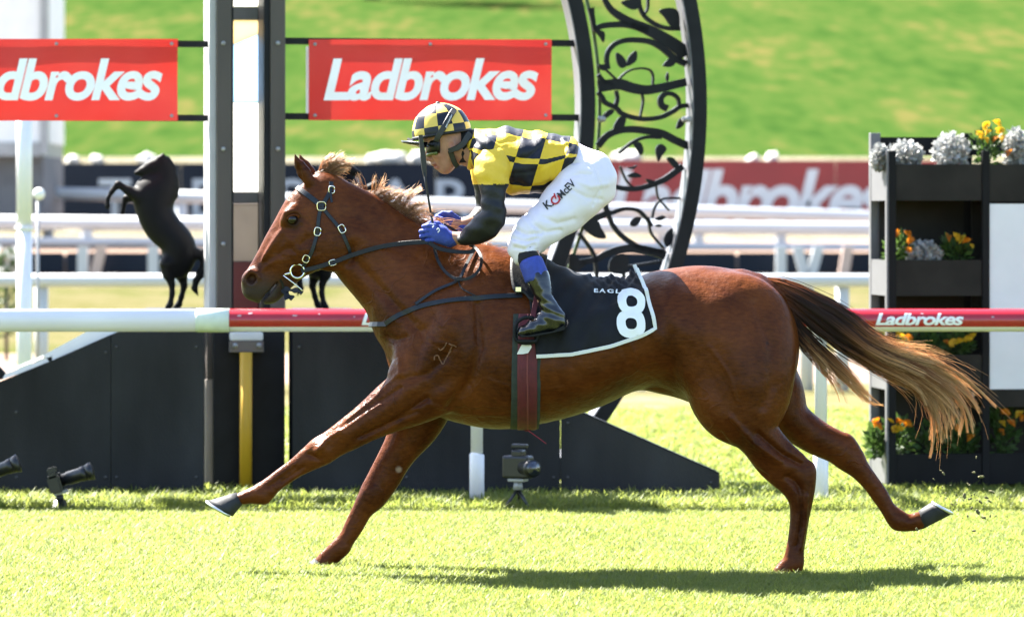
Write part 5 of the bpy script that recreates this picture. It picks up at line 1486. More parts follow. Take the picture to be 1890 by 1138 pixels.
# sleeves
def sleeve(s):
    vx = Vox((-.26, -.34 if s < 0 else .03, 1.36), (.03, -.03 if s < 0 else .34, 1.82), .0045)
    if s < 0:
        seq = [st((878, 296), (940, 290), -.175, .062), st((875, 318), (940, 314), -.20, .066), st((883, 338), (937, 338), -.215, .060), st((888, 352), (932, 350), -.222, .050), st((889, 375), (931, 374), -.23, .048), st((889, 394), (933, 396), -.235, .048),
               st((882, 400), (928, 418), -.235, .046), st((872, 405), (908, 440), -.22, .045), st((862, 416), (890, 446), -.19, .042), st((852, 429), (868, 448), -.155, .036), st((849, 432), (858, 450), -.145, .034)]
    else:
        seq = [st((872, 296), (930, 290), .17, .06), st((870, 320), (926, 320), .20, .06), st((876, 350), (918, 350), .22, .048), st((880, 380), (918, 384), .23, .046), st((876, 388), (914, 408), .225, .044), st((868, 394), (894, 416), .19, .040), st((862, 398), (874, 418), .16, .034)]
    vx.chain(st_spline(seq, 3), k=0, kin=.01, cap=1.6)
    def f(V):
        d = V[:, 1] + CD; X = V[:, 0] * F / d; Y = V[:, 2] * F / d
        return (.0025 * np.sin(X * .16 - Y * .10 + V[:, 1] * 30) * np.sin(Y * .045) + .0018 * np.sin(X * .07 + Y * .24 + V[:, 1] * 20)).astype(np.float32)
    V, me = sdf_obj('sleeve', vx, None, jersey, fold=f)
    d = V[:, 1] + CD; Y = YH - (V[:, 2] - CZ) * F / d
    me.materials.append(M_goldcloth); me.materials.append(M_blackcloth)
    pol = np.zeros(len(me.polygons), np.int32); vi = np.zeros(len(me.loops), np.int32); me.loops.foreach_get('vertex_index', vi)
    pol = (Y[vi.reshape(-1, 4)].mean(1) > 340).astype(np.int32); me.polygons.foreach_set('material_index', pol)
    fin('sleeve', me, None, jersey, True)
sleeve(-1); sleeve(1)
# collar and sheen strip
tube('collar', [P(871, 246, -.03), P(875, 262, -.085), P(872, 285, -.085), P(868, 305, -.04), P(867, 309, 0), P(868, 305, .04), P(872, 285, .085), P(875, 262, .085), P(871, 246, .03), P(870, 243, 0), P(871, 246, -.03)], .012, M_goldcloth, jersey, 10)

# ---- breeches
vx = Vox((-.06, -.36, 1.28), (.50, .36, 1.88), .0045)
vx.chain(st_spline([st((1052, 262), (1030, 330), 0, .140), st((1072, 266), (1040, 345), 0, .142), st((1100, 279), (1062, 372), 0, .142), st((1118, 300), (1082, 380), 0, .13)], 3), k=0, kin=.01, cap=1.3)
for s in (-1, 1):
    vx.ell(P(1092, 328, s * .072), (.100, .088, .115), .03, .35)
    th = [st((1050, 300), (1128, 368), s * .095, .098), st((1020, 335), (1105, 388), s * .125, .095), st((996, 366), (1076, 410), s * .16, .088), st((972, 396), (1042, 430), s * .20, .078), st((952, 420), (1012, 452), s * .235, .068), st((943, 440), (993, 466), s * .258, .060), st((944, 456), (986, 474), s * .268, .054), st((952, 470), (990, 470), s * .275, .050)]
    vx.chain(st_spline(th, 3), k=.02, kin=.012, cap=1.3)
def bf(V):
    d = V[:, 1] + CD; X = V[:, 0] * F / d; Y = V[:, 2] * F / d
    near_knee = np.clip((70 - X) / 60, 0, 1)
    return (.003 * np.sin(X * .09 + Y * .05) * np.sin(Y * .04 + X * .03) + near_knee * .0035 * np.sin(X * .13 + Y * .17) + near_knee * .002 * np.sin(X * .25 - Y * .12 + 1) + .0022 * np.sin(X * .03 - Y * .15)).astype(np.float32)
def creases(lines):
    def f(V):
        m = bf(V)
        for poly, sg, am in lines: m = m + (1.7 * am * np.exp(-(pdist(V, poly) / sg) ** 2) * (V[:, 1] < 0)).astype(np.float32)
        return m
    return f
V, me = sdf_obj('breeches', vx, None, jk, fold=creases([([(955, 425), (975, 432), (1000, 430)], 4, -.005), ([(948, 440), (970, 446), (992, 440)], 4, -.005), ([(950, 456), (968, 460), (985, 452)], 3.5, -.005),
    ([(1000, 400), (1030, 412), (1060, 405)], 5, -.004), ([(985, 415), (1010, 428), (1035, 425)], 4, -.004), ([(1080, 285), (1100, 310), (1108, 350), (1095, 378)], 3, -.003), ([(1060, 330), (1090, 345), (1120, 340)], 5, .003),
    ([(1045, 330), (1070, 320), (1090, 322)], 4, -.003), ([(1055, 350), (1085, 365), (1110, 368)], 4, -.003), ([(965, 400), (985, 425), (990, 455)], 5, .004), ([(1050, 300), (1075, 300), (1095, 310)], 3, -.003)]))
breeches = fin('breeches', me, M_breech, jk, True)
dg_V = V; vi = np.zeros(len(me.loops), np.int32); me.loops.foreach_get('vertex_index', vi)
bvh_b = BVHTree.FromPolygons([tuple(v) for v in V.tolist()], [tuple(f) for f in vi.reshape(-1, 4).tolist()])
def on_leg(px, py, off=.004):
    p, n = near_pt(px, py, off, bvh_b); return p
def leg_text(name, body, a, b, h, mt, off=.02, **kw):
    (x0, y0), (x1, y1) = a, b; l = math.hypot(x1 - x0, y1 - y0); nx_, ny_ = (y1 - y0) / l, -(x1 - x0) / l
    lettering(name, body, lambda u, v: on_leg(x0 + (x1 - x0) * u + nx_ * h * v, y0 + (y1 - y0) * u + ny_ * h * v), mt, breeches, 0, off, 1.0, (l * 16 / F, h * 16 / F, .008), **kw)
M_ink = mat('black_print', (.02, .02, .02), .7); M_redprint = mat('red_print', (.55, .02, .03), .7)
leg_text('lettering', 'K.', (1010, 388), (1023, 379), 15, M_ink)
leg_text('lettering', '.McEV', (1034, 371), (1064, 341), 14, M_ink)
for pix, w in (([(1024, 362), (1019, 367), (1019, 374), (1025, 377), (1031, 373), (1032, 366), (1029, 362)], .007), ([(1023, 358), (1026, 368)], .006)):
    sp = catmull(pix, 4); ribbon('emblem', [on_leg(x, y, .005) for x, y in sp], [Vector((0, -1, .2))] * len(sp), w, .002, M_redprint, breeches)

# ---- lower legs: sock, blue cuff and boot, with foot in the stirrup
for s in (-1, 1):
    def Y_(k): return s * k
    vx = Vox((-.03, min(Y_(.24), Y_(.42)), .98), (.24, max(Y_(.24), Y_(.42)), 1.46), .0045)
    vx.chain(st_spline([st((972, 514), (1013, 505), Y_(.312), .050), st((981, 532), (1017, 527), Y_(.32), .048), st((990, 550), (1021, 548), Y_(.328), .043), st((996, 566), (1028, 562), Y_(.333), .041), st((998, 584), (1040, 580), Y_(.335), .040), st((1002, 600), (1041, 598), Y_(.335), .038)], 3), k=0, kin=.008, cap=1.6)
    vx.chain(st_spline([st((1016, 572), (1038, 606), Y_(.335), .036), st((998, 578), (1018, 612), Y_(.335), .038), st((978, 592), (994, 617), Y_(.335), .042), st((963, 602), (970, 620), Y_(.335), .038), st((957, 610), (959, 619), Y_(.335), .026)], 3), k=.02, kin=.008)
    def f(V):
        d = V[:, 1] + CD; X = V[:, 0] * F / d; Yp = V[:, 2] * F / d
        ank = np.exp(-((Yp - (CZ * F / 15.67 - (572 - YH) * 1.0)) / 30) ** 2)
        return (.002 * np.sin(X * .12 + Yp * .36 + V[:, 1] * 20) * ank + .0015 * np.sin(X * .3 + Yp * .1)).astype(np.float32)
    V, me = sdf_obj('boot', vx, None, jk, fold=f); boot = fin('boot', me, M_boot, jk, True)
    a, b = P(961, 621, Y_(.335)), P(1040, 606, Y_(.335))
    prism('sole', [P(x, y, Y_(.335) - .036) for x, y in [(958, 616), (972, 619), (1000, 614), (1020, 611), (1041, 600), (1044, 606), (1040, 609), (1014, 615), (985, 621), (962, 622)]], Vector((0, .072, 0)), M_black, boot)
    tube('boot_cuff', [P(979, 480, Y_(.292)), P(981, 486, Y_(.296)), P(991, 513, Y_(.312)), P(992, 517, Y_(.313))], [.0475, .051, .0520, .049], M_blue, jk, 22)
    tube('sock', [P(970, 464, Y_(.278)), P(976, 478, Y_(.288)), P(984, 494, Y_(.30))], [.044, .046, .046], M_sock, jk, 20)

# ---- gloves
def glove(s, ox, oy):
    lo, hi = bounds([P(770 + ox, 405 + oy, s * .20), P(845 + ox, 462 + oy, s * .04)], .03)
    lo, hi = np.minimum(lo, hi), np.maximum(lo, hi)
    vx = Vox(lo, hi, .0032)
    yb = s * .135
    vx.chain([stc(834 + ox, 442 + oy, s * .125, .030, .034), stc(826 + ox, 440 + oy, s * .128, .031, .034), stc(812 + ox, 433 + oy, yb, .036, .026), stc(802 + ox, 428 + oy, yb, .034, .024)], k=.0, kin=.012)
    for k, (ky, l, r) in enumerate([(414, 24, .0086), (423, 28, .0090), (432, 26, .0088), (441, 21, .0078)]):
        x0 = 806 + ox - k * 1.0; y0 = ky + oy + 2
        vx.chain([stc(x0, y0, s * .146, r * 1.05), stc(x0 - l * .62, y0 + 0, s * .148, r * 1.05), stc(x0 - l, y0 + 2, s * .138, r), stc(x0 - l * .98, y0 + 4, s * .118, r * .95), stc(x0 - l * .55, y0 + 6, s * .110, r * .85)], k=.003, kin=.004)
    vx.chain([stc(822 + ox, 424 + oy, s * .118, .013), stc(808 + ox, 413 + oy, s * .112, .011), stc(794 + ox, 412 + oy, s * .122, .0095), stc(787 + ox, 415 + oy, s * .132, .008)], k=.007, kin=.005)
    V, me = sdf_obj('glove', vx, None, jk, 1); g = fin('glove', me, M_blue, jk, True)
    tube('cuff', [P(829 + ox, 441 + oy, s * .127), P(836 + ox, 443 + oy, s * .124)], [.034, .0335], mat('blue_cuff', (.03, .05, .34), .7), g, 18)
    if s < 0:
        for q in ([(806, 424), (809, 421), (811, 425), (808, 429)], [(801, 416), (798, 420)], [(794, 412), (800, 414)]):
            sp = catmull(q, 4); ribbon('logo_mark', [P(x + ox, y + oy, s * .165) for x, y in sp], [Vector((0, -1, 0))] * len(sp), .004, .001, M_text, g)
glove(-1, 0, 0); glove(1, 24, -19)

# ---- helmet with silk cap, peak, goggles and harness
helmet = None
cH = P(815, 243, 0); RH = (.124, .104, .120)
V = []; Fc = []; cell = []; nl, nt = 64, 30
tilt = R(9)
for i in range(nt + 1):
    th = R(2 + 94 * i / nt)
    for k in range(nl + 1):
        ph = 2 * math.pi * k / nl
        x, y, z = RH[0] * math.sin(th) * math.cos(ph), RH[1] * math.sin(th) * math.sin(ph), RH[2] * math.cos(th)
        pu = 1 + .006 * math.sin(3 * th * 3) + .004 * math.sin(ph * 9)
        V.append(cH + Matrix.Rotation(-tilt, 3, 'Y') @ Vector((x * pu, y * pu, z * pu)))
        cell.append((k / nl * 12 + .15, i / nt * 3.3 + .3, .5))
for i in range(nt):
    for k in range(nl):
        a = i * (nl + 1) + k; Fc.append((a, a + 1, a + nl + 2, a + nl + 1))
Fc.append(tuple(reversed(range(nl))))
me = bpy.data.meshes.new('helmet'); me.from_pydata([tuple(v) for v in V], [], Fc); me.update(); attr(me, 'cell', np.array(cell), 'FLOAT_VECTOR')
helmet = fin('helmet', me, M_cap, jk, True)
tube('button', [P(808, 191, 0), P(807, 188, 0)], [.014, .006], M_blackcloth, helmet, 10)
# peak
V = []; Fc = []; n = 16
for i in range(n + 1):
    a = R(-62 + 124 * i / n); c, s = math.cos(a), math.sin(a)
    V += [P(815, 262 + 3 * abs(s), 0) + Vector((-.112 * c - .005, .098 * s, .004)), P(815, 262, 0) + Vector((-.112 * c - .058 * c ** .5 if c > 0 else 0, .112 * s, .006 - .012 * s * s)),
          P(815, 265, 0) + Vector((-.112 * c - .055 * c ** .5 if c > 0 else 0, .110 * s, .004 - .012 * s * s)), P(815, 270 + 3 * abs(s), 0) + Vector((-.108 * c - .002, .094 * s, 0))]
for i in range(n):
    for k in range(4):
        a = i * 4 + k; b = i * 4 + (k + 1) % 4; Fc.append((a, a + 4, b + 4, b))
mesh_obj('peak', V, Fc, M_boot, helmet, True)
ribbon('peak_tie', [P(752, 256, -.02), P(760, 259, -.03), P(766, 255, -.03)], [Vector((0, -1, .5))] * 3, .012, .004, M_harness, helmet)
tube('rim', [cH + Matrix.Rotation(-tilt, 3, 'Y') @ Vector((RH[0] * .985 * math.cos(a / 20 * math.pi), RH[1] * .985 * math.sin(a / 20 * math.pi), -RH[2] * .10)) for a in range(41)], .007, M_blackcloth, helmet, 8)
# goggles
gg = []; V = []; Fc = []; n = 14
for i in range(n + 1):
    a = R(-78 + 156 * i / n); c, s = math.cos(a), math.sin(a)
    for (dz, k) in ((.006, 1.0), (-.004, 1.10), (-.040, 1.12), (-.066 + .012 * abs(s), 1.02), (-.03, .92)):
        V.append(P(824, 259, 0) + Vector((-.066 * c * k - .012, .072 * s * k, dz - .03 * 0 )))
for i in range(n):
    for k in range(5):
        a = i * 5 + k; b = i * 5 + (k + 1) % 5; Fc.append((a, a + 5, b + 5, b))
Fc += [tuple(range(5)), tuple(reversed(range(n * 5, n * 5 + 5)))]
goggles = mesh_obj('goggles', V, Fc, mat('goggle_lens', (.008, .009, .008), .3, spec=.25), jk, True)
gl = [P(824, 259, 0) + Vector((-.066 * math.cos(a) - .014, .074 * math.sin(a), -.064 + .010 * abs(math.sin(a)))) for a in [R(-70 + 140 * i / 12) for i in range(13)]]
tube('goggle_foam', gl, .0075, mat('green_rim', (.12, .15, .03), .3, var=.2), goggles, 8)
def helm_pt(px, py, off, s=-1):
    """side of the helmet ellipsoid at a pixel"""
    p = P(px, py, 0) - cH
    k = 1 - (p.x / RH[0]) ** 2 - (p.z / RH[2]) ** 2
    y = s * (RH[1] * math.sqrt(max(k, .02)) + off) if k > 0 else s * .03
    return Vector((cH.x + p.x, y, cH.z + p.z))
for s in (-1, 1):
    q = [(806, 262), (808, 256), (813, 248), (820, 236), (827, 224), (834, 211), (839, 203)]
    ribbon('goggle_strap', [helm_pt(x, y, .006, s) for x, y in q], [Vector((0, s, .25))] * len(q), .024, .004, M_harness, goggles)
    q = catmull([(869, 246), (862, 254), (856, 264), (846, 272), (836, 276), (828, 279)], 4)
    ribbon('harness', [P(x, y, s * (.078 + .010 * math.sin(i / len(q) * 3.14))) for i, (x, y) in enumerate(q)], [Vector((0, s, 0))] * len(q), [.030 - .010 * i / len(q) for i in range(len(q))], .005, M_harness, helmet)
    q = catmull([(831, 278), (835, 290), (840, 302), (845, 308)], 4)
    ribbon('chin_strap', [P(x, y, s * (.074 - .020 * i / len(q))) for i, (x, y) in enumerate(q)], [Vector((0, s, -.2))] * len(q), .022, .004, M_harness, helmet)
    tube('stud', [P(831.5, 278, s * .079), P(831.5, 278, s * .083)], .004, M_steel, helmet, 8)
q = [(823, 231), (838, 205)]
def strp(u, v):
    x = 824 + 11.5 * u - 2.4 + 4.8 * (1 - v) * .9; y = 235 - 24 * u + 2 - 4 * v * .5; p = helm_pt(x, y, .0115); return p
lettering('strap_lettering', 'persuader', strp, M_text, goggles, 0, .0, 1, (.06, .01, .01))
# neck guard (dark hood between helmet and collar)
vx = Vox(P(846, 312, -.11), P(878, 238, .11) + Vector((.0, 0, 0)), .0045) if False else None
tube('neck_guard', [P(856, 244, 0), P(860, 262, 0), P(862, 284, 0), P(863, 300, 0)], [.058, .066, .062, .045], M_sock, jk, 20)

# ---- whip
wh = thing('whip', 'black racing whip held upright in front of the jockey face', 'whip', P(797, 410, -.13))
yw = -.125
tube('handle', [P(800, 424, yw), P(798.5, 412, yw), P(796, 398, yw)], [.0055, .006, .005], M_harness, wh, 10)
tube('collar', [P(796.2, 399, yw), P(795.2, 393, yw)], .0062, mat('copper_band', (.5, .25, .15), .3, metal=.8), wh, 10)
tube('shaft', [P(795.4, 394, yw), P(791, 368, yw), P(786.5, 340, yw), P(783, 318, yw)], [.0046, .0048, .0052, .006], M_harness, wh, 10)
ribbon('flap', [P(784.5, 326, yw), P(783, 312, yw), P(781, 290, yw), P(778.5, 268, yw), P(776, 249, yw)], [Vector((.1, -1, 0))] * 5, [.014, .022, .024, .020, .018], .010, M_harness, wh)
# ================================================================== rearing horse statues
M_statue = mat('black_statue', (.004, .0045, .006), .6, var=.2, spec=.12)
def build_statue():
    y = 21.1 - CD
    def S(e1, e2, t, yo=0.0): return st(e1, e2, y + yo, t)
    vx = Vox(np.array(P(188, 575, y)) - (0, .16, 0), np.array(P(396, 278, y)) + (0, .16, 0), .009)
    vx.chain(st_spline([S((246, 356), (322, 360), .09), S((254, 388), (316, 388), .095), S((269, 421), (330, 415), .095), S((298, 450), (354, 441), .10), S((302, 468), (360, 466), .095), S((303, 492), (352, 487), .075)], 3), k=0, kin=.02)
    vx.chain(st_spline([S((286, 303), (318, 312), .045), S((284, 328), (326, 335), .055), S((268, 346), (326, 352), .075), S((246, 362), (320, 364), .09)], 3), k=.02)
    vx.chain([S((292, 287), (304, 312), .04), S((276, 296), (283, 325), .042), S((262, 307), (267, 324), .032), S((250, 315), (254, 323), .022)], k=.02)
    vx.chain([S((280, 322), (284, 328), .018), S((262, 332), (266, 336), .016)], k=.01)     # open jaw
    vx.chain([stc(297, 292, y - .02, .02), stc(302, 284, y - .02, .008)], k=.01)
    for k, (a, b) in enumerate([((308, 296), (322, 310)), ((314, 312), (325, 330)), ((318, 325), (327, 348)), ((318, 340), (325, 362))]):
        vx.chain([stc(*a, y, .02, .018), stc(*b, y, .012, .012)], k=.02)
    for yo, q in ((-.05, [(312, 488, .055), (311, 505, .034), (317, 524, .018), (318, 541, .015), (314, 562, .017), (309, 567, .016)]), (.05, [(338, 486, .055), (335, 507, .034), (340, 527, .018), (335, 547, .015), (330, 562, .017), (324, 567, .016)])):
        vx.chain([stc(a, b, y + yo, r) for a, b, r in q], k=.02)
    for yo, q in ((-.05, [(258, 362, .04), (238, 352, .026), (218, 340, .019), (206, 354, .013), (199, 366, .011), (199, 381, .016)]), (.05, [(260, 368, .04), (246, 362, .026), (232, 366, .018), (228, 378, .012), (226, 392, .015)])):
        vx.chain([stc(a, b, y + yo, r) for a, b, r in q], k=.02)
    vx.chain([stc(354, 470, y, .03), stc(372, 468, y, .026), stc(380, 484, y, .028), stc(372, 503, y, .026), stc(362, 518, y, .018), stc(359, 532, y, .016), stc(366, 546, y, .006)], k=.02)
    vx.chain([stc(380, 490, y, .02), stc(388, 502, y, .008)], k=.01)
    return vx.mesh(2)
sV, sF = build_statue(); sy = 21.1 - CD
for mir, lab in ((False, 'black rearing horse statue standing left of the winning post'), (True, 'black rearing horse statue mostly hidden behind the racehorse head')):
    t = thing('rearing_horse_statue', lab, 'statue', (P(322 if not mir else 592, 0, sy).x, sy, 0), 'rearing statues beside the winning post')
    W = sV.copy()
    if mir: W[:, 0] = 2 * P(457, 0, sy).x - W[:, 0]
    me = np_mesh('figure', W, sF if not mir else sF[:, ::-1]); fin('figure', me, M_statue, t, True)
    cx = P(322 if not mir else 592, 0, sy).x; zt = P(0, 567, sy).z
    box('pedestal', (cx, sy, zt / 2 - .005), (.34, .26, zt), M_black, t, 0, .01)

# ================================================================== planter stand
PY = R(7)
pO = P(1642, 0, 20.7 - CD); pO.z = 0
pU = Vector((math.cos(PY), math.sin(PY), 0)); pB = Vector((-math.sin(PY), math.cos(PY), 0))
def pz(py): return CZ - (py - YH) * 20.7 / F
def pl(u, b, z): return pO + pU * u + pB * b + Vector((0, 0, z))
ps = thing('planter_stand', 'tall dark planter stand with rows of flower troughs beyond the horse tail', 'planter', pO)
M_plant = mat('dark_planter', (.009, .0095, .011), .55, var=.2, scale=4, spec=.12); M_trough = mat('trough_board', (.022, .020, .017), .6, var=.3, scale=5, spec=.15)
M_litside = mat('sunlit_side_grey', (.15, .15, .16), .5, metal=.2, var=.08)  # sun on the stand's left side put into a lighter grey
BW = .52; DP = .45; NB = 3
def ubox(name, u0, u1, b0, b1, z0, z1, mt, bev=0.0):
    c = pl((u0 + u1) / 2, (b0 + b1) / 2, (z0 + z1) / 2); return box(name, c, (u1 - u0, b1 - b0, z1 - z0), mt, ps, PY, bev)
for i in range(NB + 1):
    u = i * BW
    ubox('front_post', u - .004, u + .036, 0, .04, .04, pz(278), M_plant, .003)
    ubox('back_post', u - .006, u + .050, DP, DP + .05, .04, pz(242), M_litside if i == 0 else M_plant, .003)
    ubox('foot', u + .33, u + .41, .02, .12, -.01, .06, M_plant) if i < NB else None
ubox('corner_strip', -.016, -.005, .002, .042, .04, pz(278), M_litside)
ubox('back_rail', .05, NB * BW, DP, DP + .02, pz(284), pz(250), M_plant)
for i in range(NB):
    u0, u1 = i * BW + .038, (i + 1) * BW - .006
    ubox('shade_backing', u0, u1, DP - .03, DP - .02, pz(895), pz(305), M_trough)  # added dark sheet standing in for the shadowed interior behind the troughs
    rowsP = [(303, 370), (480, 546), (655, 720), (838, 895)] if i == 0 else [(303, 372), (720, 752), (838, 895)]
    for (a, b) in rowsP:
        ubox('trough_front', u0, u1, .01, .028, pz(b), pz(a), M_trough if a < 800 else M_plant)
        ubox('trough_floor', u0, u1, .03, DP - .034, pz(b) + .01, pz(b) + .025, M_plant)
        ubox('soil', u0, u1, .03, DP - .034, pz(b) + .027, pz(a) - .03, mat('potting_soil', (.02, .014, .010), .95, bump=.5, bscale=60))
    if i > 0: ubox('white_panel', u0, u1 + .004, .008, .02, pz(719), pz(376), mat('white_sign_panel', (.74, .76, .80), .5, var=.03))
for (a, b) in ((303, 370), (480, 546), (655, 720), (838, 895)):
    ubox('side_panel', -.003, .012, .044, DP - .002, pz(b), pz(a), M_litside)

M_leafg = grass_material('marigold_leaf', (.02, .05, .010), (.045, .09, .02), .3)
M_silver = grass_material('silver_leaf', (.27, .275, .27), (.40, .405, .40), .2)
M_oran = mat('orange_petal', (.80, .28, .01), .6, var=.2, scale=60, trans=.3); M_yel = mat('yellow_petal', (.85, .54, .02), .6, var=.15, scale=60, trans=.3)
def flower_mesh(mt, seed):
    bm = bmesh.new(); rs_ = random.Random(seed)
    for ring_, (n, r, z) in enumerate([(11, 1.0, .0), (9, .75, .28), (7, .45, .5), (4, .2, .62)]):
        for k in range(n):
            a = 2 * math.pi * (k + .5 * ring_) / n + rs_.uniform(-.1, .1); w = .32 * (1 - .1 * ring_)
            c, s = math.cos(a), math.sin(a); zz = z + rs_.uniform(-.05, .05)
            pts = [(0, 0, z - .15), (c * r * .6 - s * w * .6, s * r * .6 + c * w * .6, zz + .08), (c * r, s * r, zz - .05), (c * r * .6 + s * w * .6, s * r * .6 - c * w * .6, zz + .08)]
            bm.faces.new([bm.verts.new(p) for p in pts])
    me = bpy.data.meshes.new('flower'); bm.to_mesh(me); bm.free(); me.materials.append(mt); return me
FLM = {'o': flower_mesh(M_oran, 1), 'y': flower_mesh(M_yel, 2)}
def leaf_cluster(bm, c, rx, ry, rz, n, ls, rs_, up=.5, wild=.6, wid=.22):
    for _ in range(n):
        while True:
            q = Vector((rs_.uniform(-1, 1), rs_.uniform(-1, 1), rs_.uniform(-1, 1)))
            if q.length <= 1: break
        p = c + Vector((q.x * rx, q.y * ry, q.z * rz))
        d = (q + Vector((rs_.uniform(-wild, wild), rs_.uniform(-wild, wild), up + rs_.uniform(-wild * .5, wild)))).normalized()
        sd_ = d.cross(Vector((rs_.uniform(-1, 1), rs_.uniform(-1, 1), rs_.uniform(-1, 1)))).normalized(); l = ls * rs_.uniform(.6, 1.3)
        bm.faces.new([bm.verts.new(v) for v in (p, p + d * l * .5 + sd_ * l * wid, p + d * l, p + d * l * .5 - sd_ * l * wid)])
def plant(px, py0, py1, w, kind, lab, flowers, seed, base):
    rs_ = random.Random(seed); u = (px - 1642) * 20.75 / F / math.cos(PY); b = .12
    zt, zb = pz(py0), pz(base) - .03; c = pl(u, b, (zt + zb) / 2)
    t = thing({'m': 'marigold', 's': 'silver_foliage_plant', 'g': 'leafy_plant'}[kind], lab, 'plant', pl(u, b, zb), 'potted plants in the planter stand')
    bm = bmesh.new(); rx = w / 2 * 20.75 / F; rz = (zt - zb) / 2
    leaf_cluster(bm, c, rx, .09, rz, 1000 if kind == 's' else 190, .05 if kind != 's' else .026, rs_, .5 if kind != 's' else .1, .6 if kind != 's' else 2.2, .22 if kind != 's' else .42)
    for k in range(7): 
        a = pl(u + rs_.uniform(-.02, .02), b, zb); q = c + Vector((rs_.uniform(-rx, rx) * .7, rs_.uniform(-.05, .05), rz * .5)); V_, F_ = tube_data([a, q], [.004, .002], 4)
        vs = [bm.verts.new(v) for v in V_]; [bm.faces.new([vs[i] for i in f]) for f in F_]
    bm_obj('foliage', bm, M_silver if kind == 's' else M_leafg, t)
    for (fx, fy, col, r) in flowers:
        o = bpy.data.objects.new('flower', FLM[col]); COL.objects.link(o); o.parent = t
        wpos = pl((fx - 1642) * 20.6 / F / math.cos(PY), -.02 + rs_.uniform(0, .06), pz(fy)); o.location = world_of(t).inverted() @ wpos
        o.rotation_euler = (R(60) + rs_.uniform(-.5, .3), rs_.uniform(-.4, .4), rs_.uniform(0, 6)); o.scale = [r * 1.35] * 3
r1 = .024
plant(1632, 268, 0, 26, 's', 'small sprig of silver foliage at the near top corner of the planter stand', [], 1, 303)
plant(1680, 262, 0, 66, 's', 'low white silvery plant on top of the planter stand near its lit corner post', [], 2, 303)
plant(1766, 246, 0, 66, 's', 'taller white silvery plant on top of the planter stand beside the tall marigold', [], 3, 303)
plant(1834, 236, 0, 54, 'm', 'tall yellow marigold on top of the planter stand', [(1826, 231, 'y', r1), (1847, 226, 'y', r1), (1812, 248, 'y', r1), (1850, 240, 'y', r1), (1830, 244, 'y', .02), (1856, 254, 'y', .02), (1822, 258, 'y', .018), (1844, 256, 'o', .02)], 4, 303)
plant(1888, 238, 0, 44, 's', 'white silvery plant on top of the planter stand at the picture edge', [(1870, 282, 'o', .022)], 5, 303)
plant(1667, 430, 0, 40, 'm', 'orange marigold in the second trough down nearest the corner post', [(1655, 430, 'o', r1), (1675, 432, 'o', r1), (1682, 443, 'o', .02), (1678, 461, 'o', .018)], 6, 480)
plant(1715, 448, 0, 66, 's', 'grey silvery plant between the two marigolds of the second trough', [], 7, 480)
plant(1774, 440, 0, 50, 'm', 'yellow marigold in the second trough beside the white panel', [(1754, 438, 'o', .022), (1768, 437, 'y', r1), (1778, 441, 'y', r1), (1788, 444, 'o', .022), (1796, 454, 'y', .014)], 8, 480)
plant(1666, 612, 0, 44, 'm', 'marigold just under the rail near the stand corner', [(1655, 616, 'y', r1), (1668, 622, 'y', .02), (1678, 622, 'o', .02)], 9, 655)
plant(1718, 610, 0, 52, 'g', 'dark leafy plant just under the rail between two marigolds', [], 10, 655)
plant(1778, 612, 0, 56, 'm', 'yellow marigold just under the rail beside the white panel', [(1760, 632, 'y', r1), (1772, 630, 'y', .022), (1790, 626, 'y', r1), (1800, 622, 'y', r1), (1750, 632, 'o', .018)], 11, 655)
plant(1622, 790, 0, 18, 'm', 'orange marigold poking out past the stand corner near the ground', [(1617, 778, 'o', .026), (1619, 786, 'o', .024)], 12, 838)
plant(1664, 772, 0, 52, 'm', 'yellow marigold in the lowest trough nearest the corner', [(1644, 777, 'y', .022), (1658, 778, 'o', .024), (1660, 792, 'y', .026), (1674, 781, 'o', .026), (1650, 790, 'y', .02)], 13, 838)
plant(1722, 784, 0, 60, 'g', 'dark leafy plant in the middle of the lowest trough', [], 14, 838)
plant(1786, 784, 0, 56, 'm', 'orange marigold in the lowest trough below the tail tip', [(1774, 790, 'o', .02), (1794, 808, 'o', r1), (1768, 772, 'o', .02)], 15, 838)
plant(1862, 752, 0, 60, 'm', 'orange marigold in the lowest trough at the picture edge', [(1862, 762, 'o', r1), (1855, 783, 'y', .022), (1872, 782, 'o', .024), (1885, 765, 'y', .024), (1855, 798, 'o', .02), (1888, 770, 'o', .022)], 16, 838)

# white flowering shrub at far left
sh = thing('shrub', 'white flowering shrub at the left edge behind the rail', 'shrub', (P(15, 0, 40 - CD).x, 40 - CD, 0))
bm = bmesh.new(); leaf_cluster(bm, P(14, 488, 40 - CD), .16, .16, .13, 400, .06, random.Random(5)); leaf_cluster(bm, P(10, 560, 40 - CD), .14, .14, .35, 400, .06, random.Random(6)); bm_obj('foliage', bm, M_leafg, sh)
bm = bmesh.new(); leaf_cluster(bm, P(14, 484, 40 - CD), .18, .17, .14, 160, .07, random.Random(8)); o = bm_obj('blossom', bm, M_white, sh); tag(o, kind='stuff')
tube('stem', [P(12, 400 + CZ * F / 40, 40 - CD), P(12, 500, 40 - CD)], .02, M_brown, sh, 8)

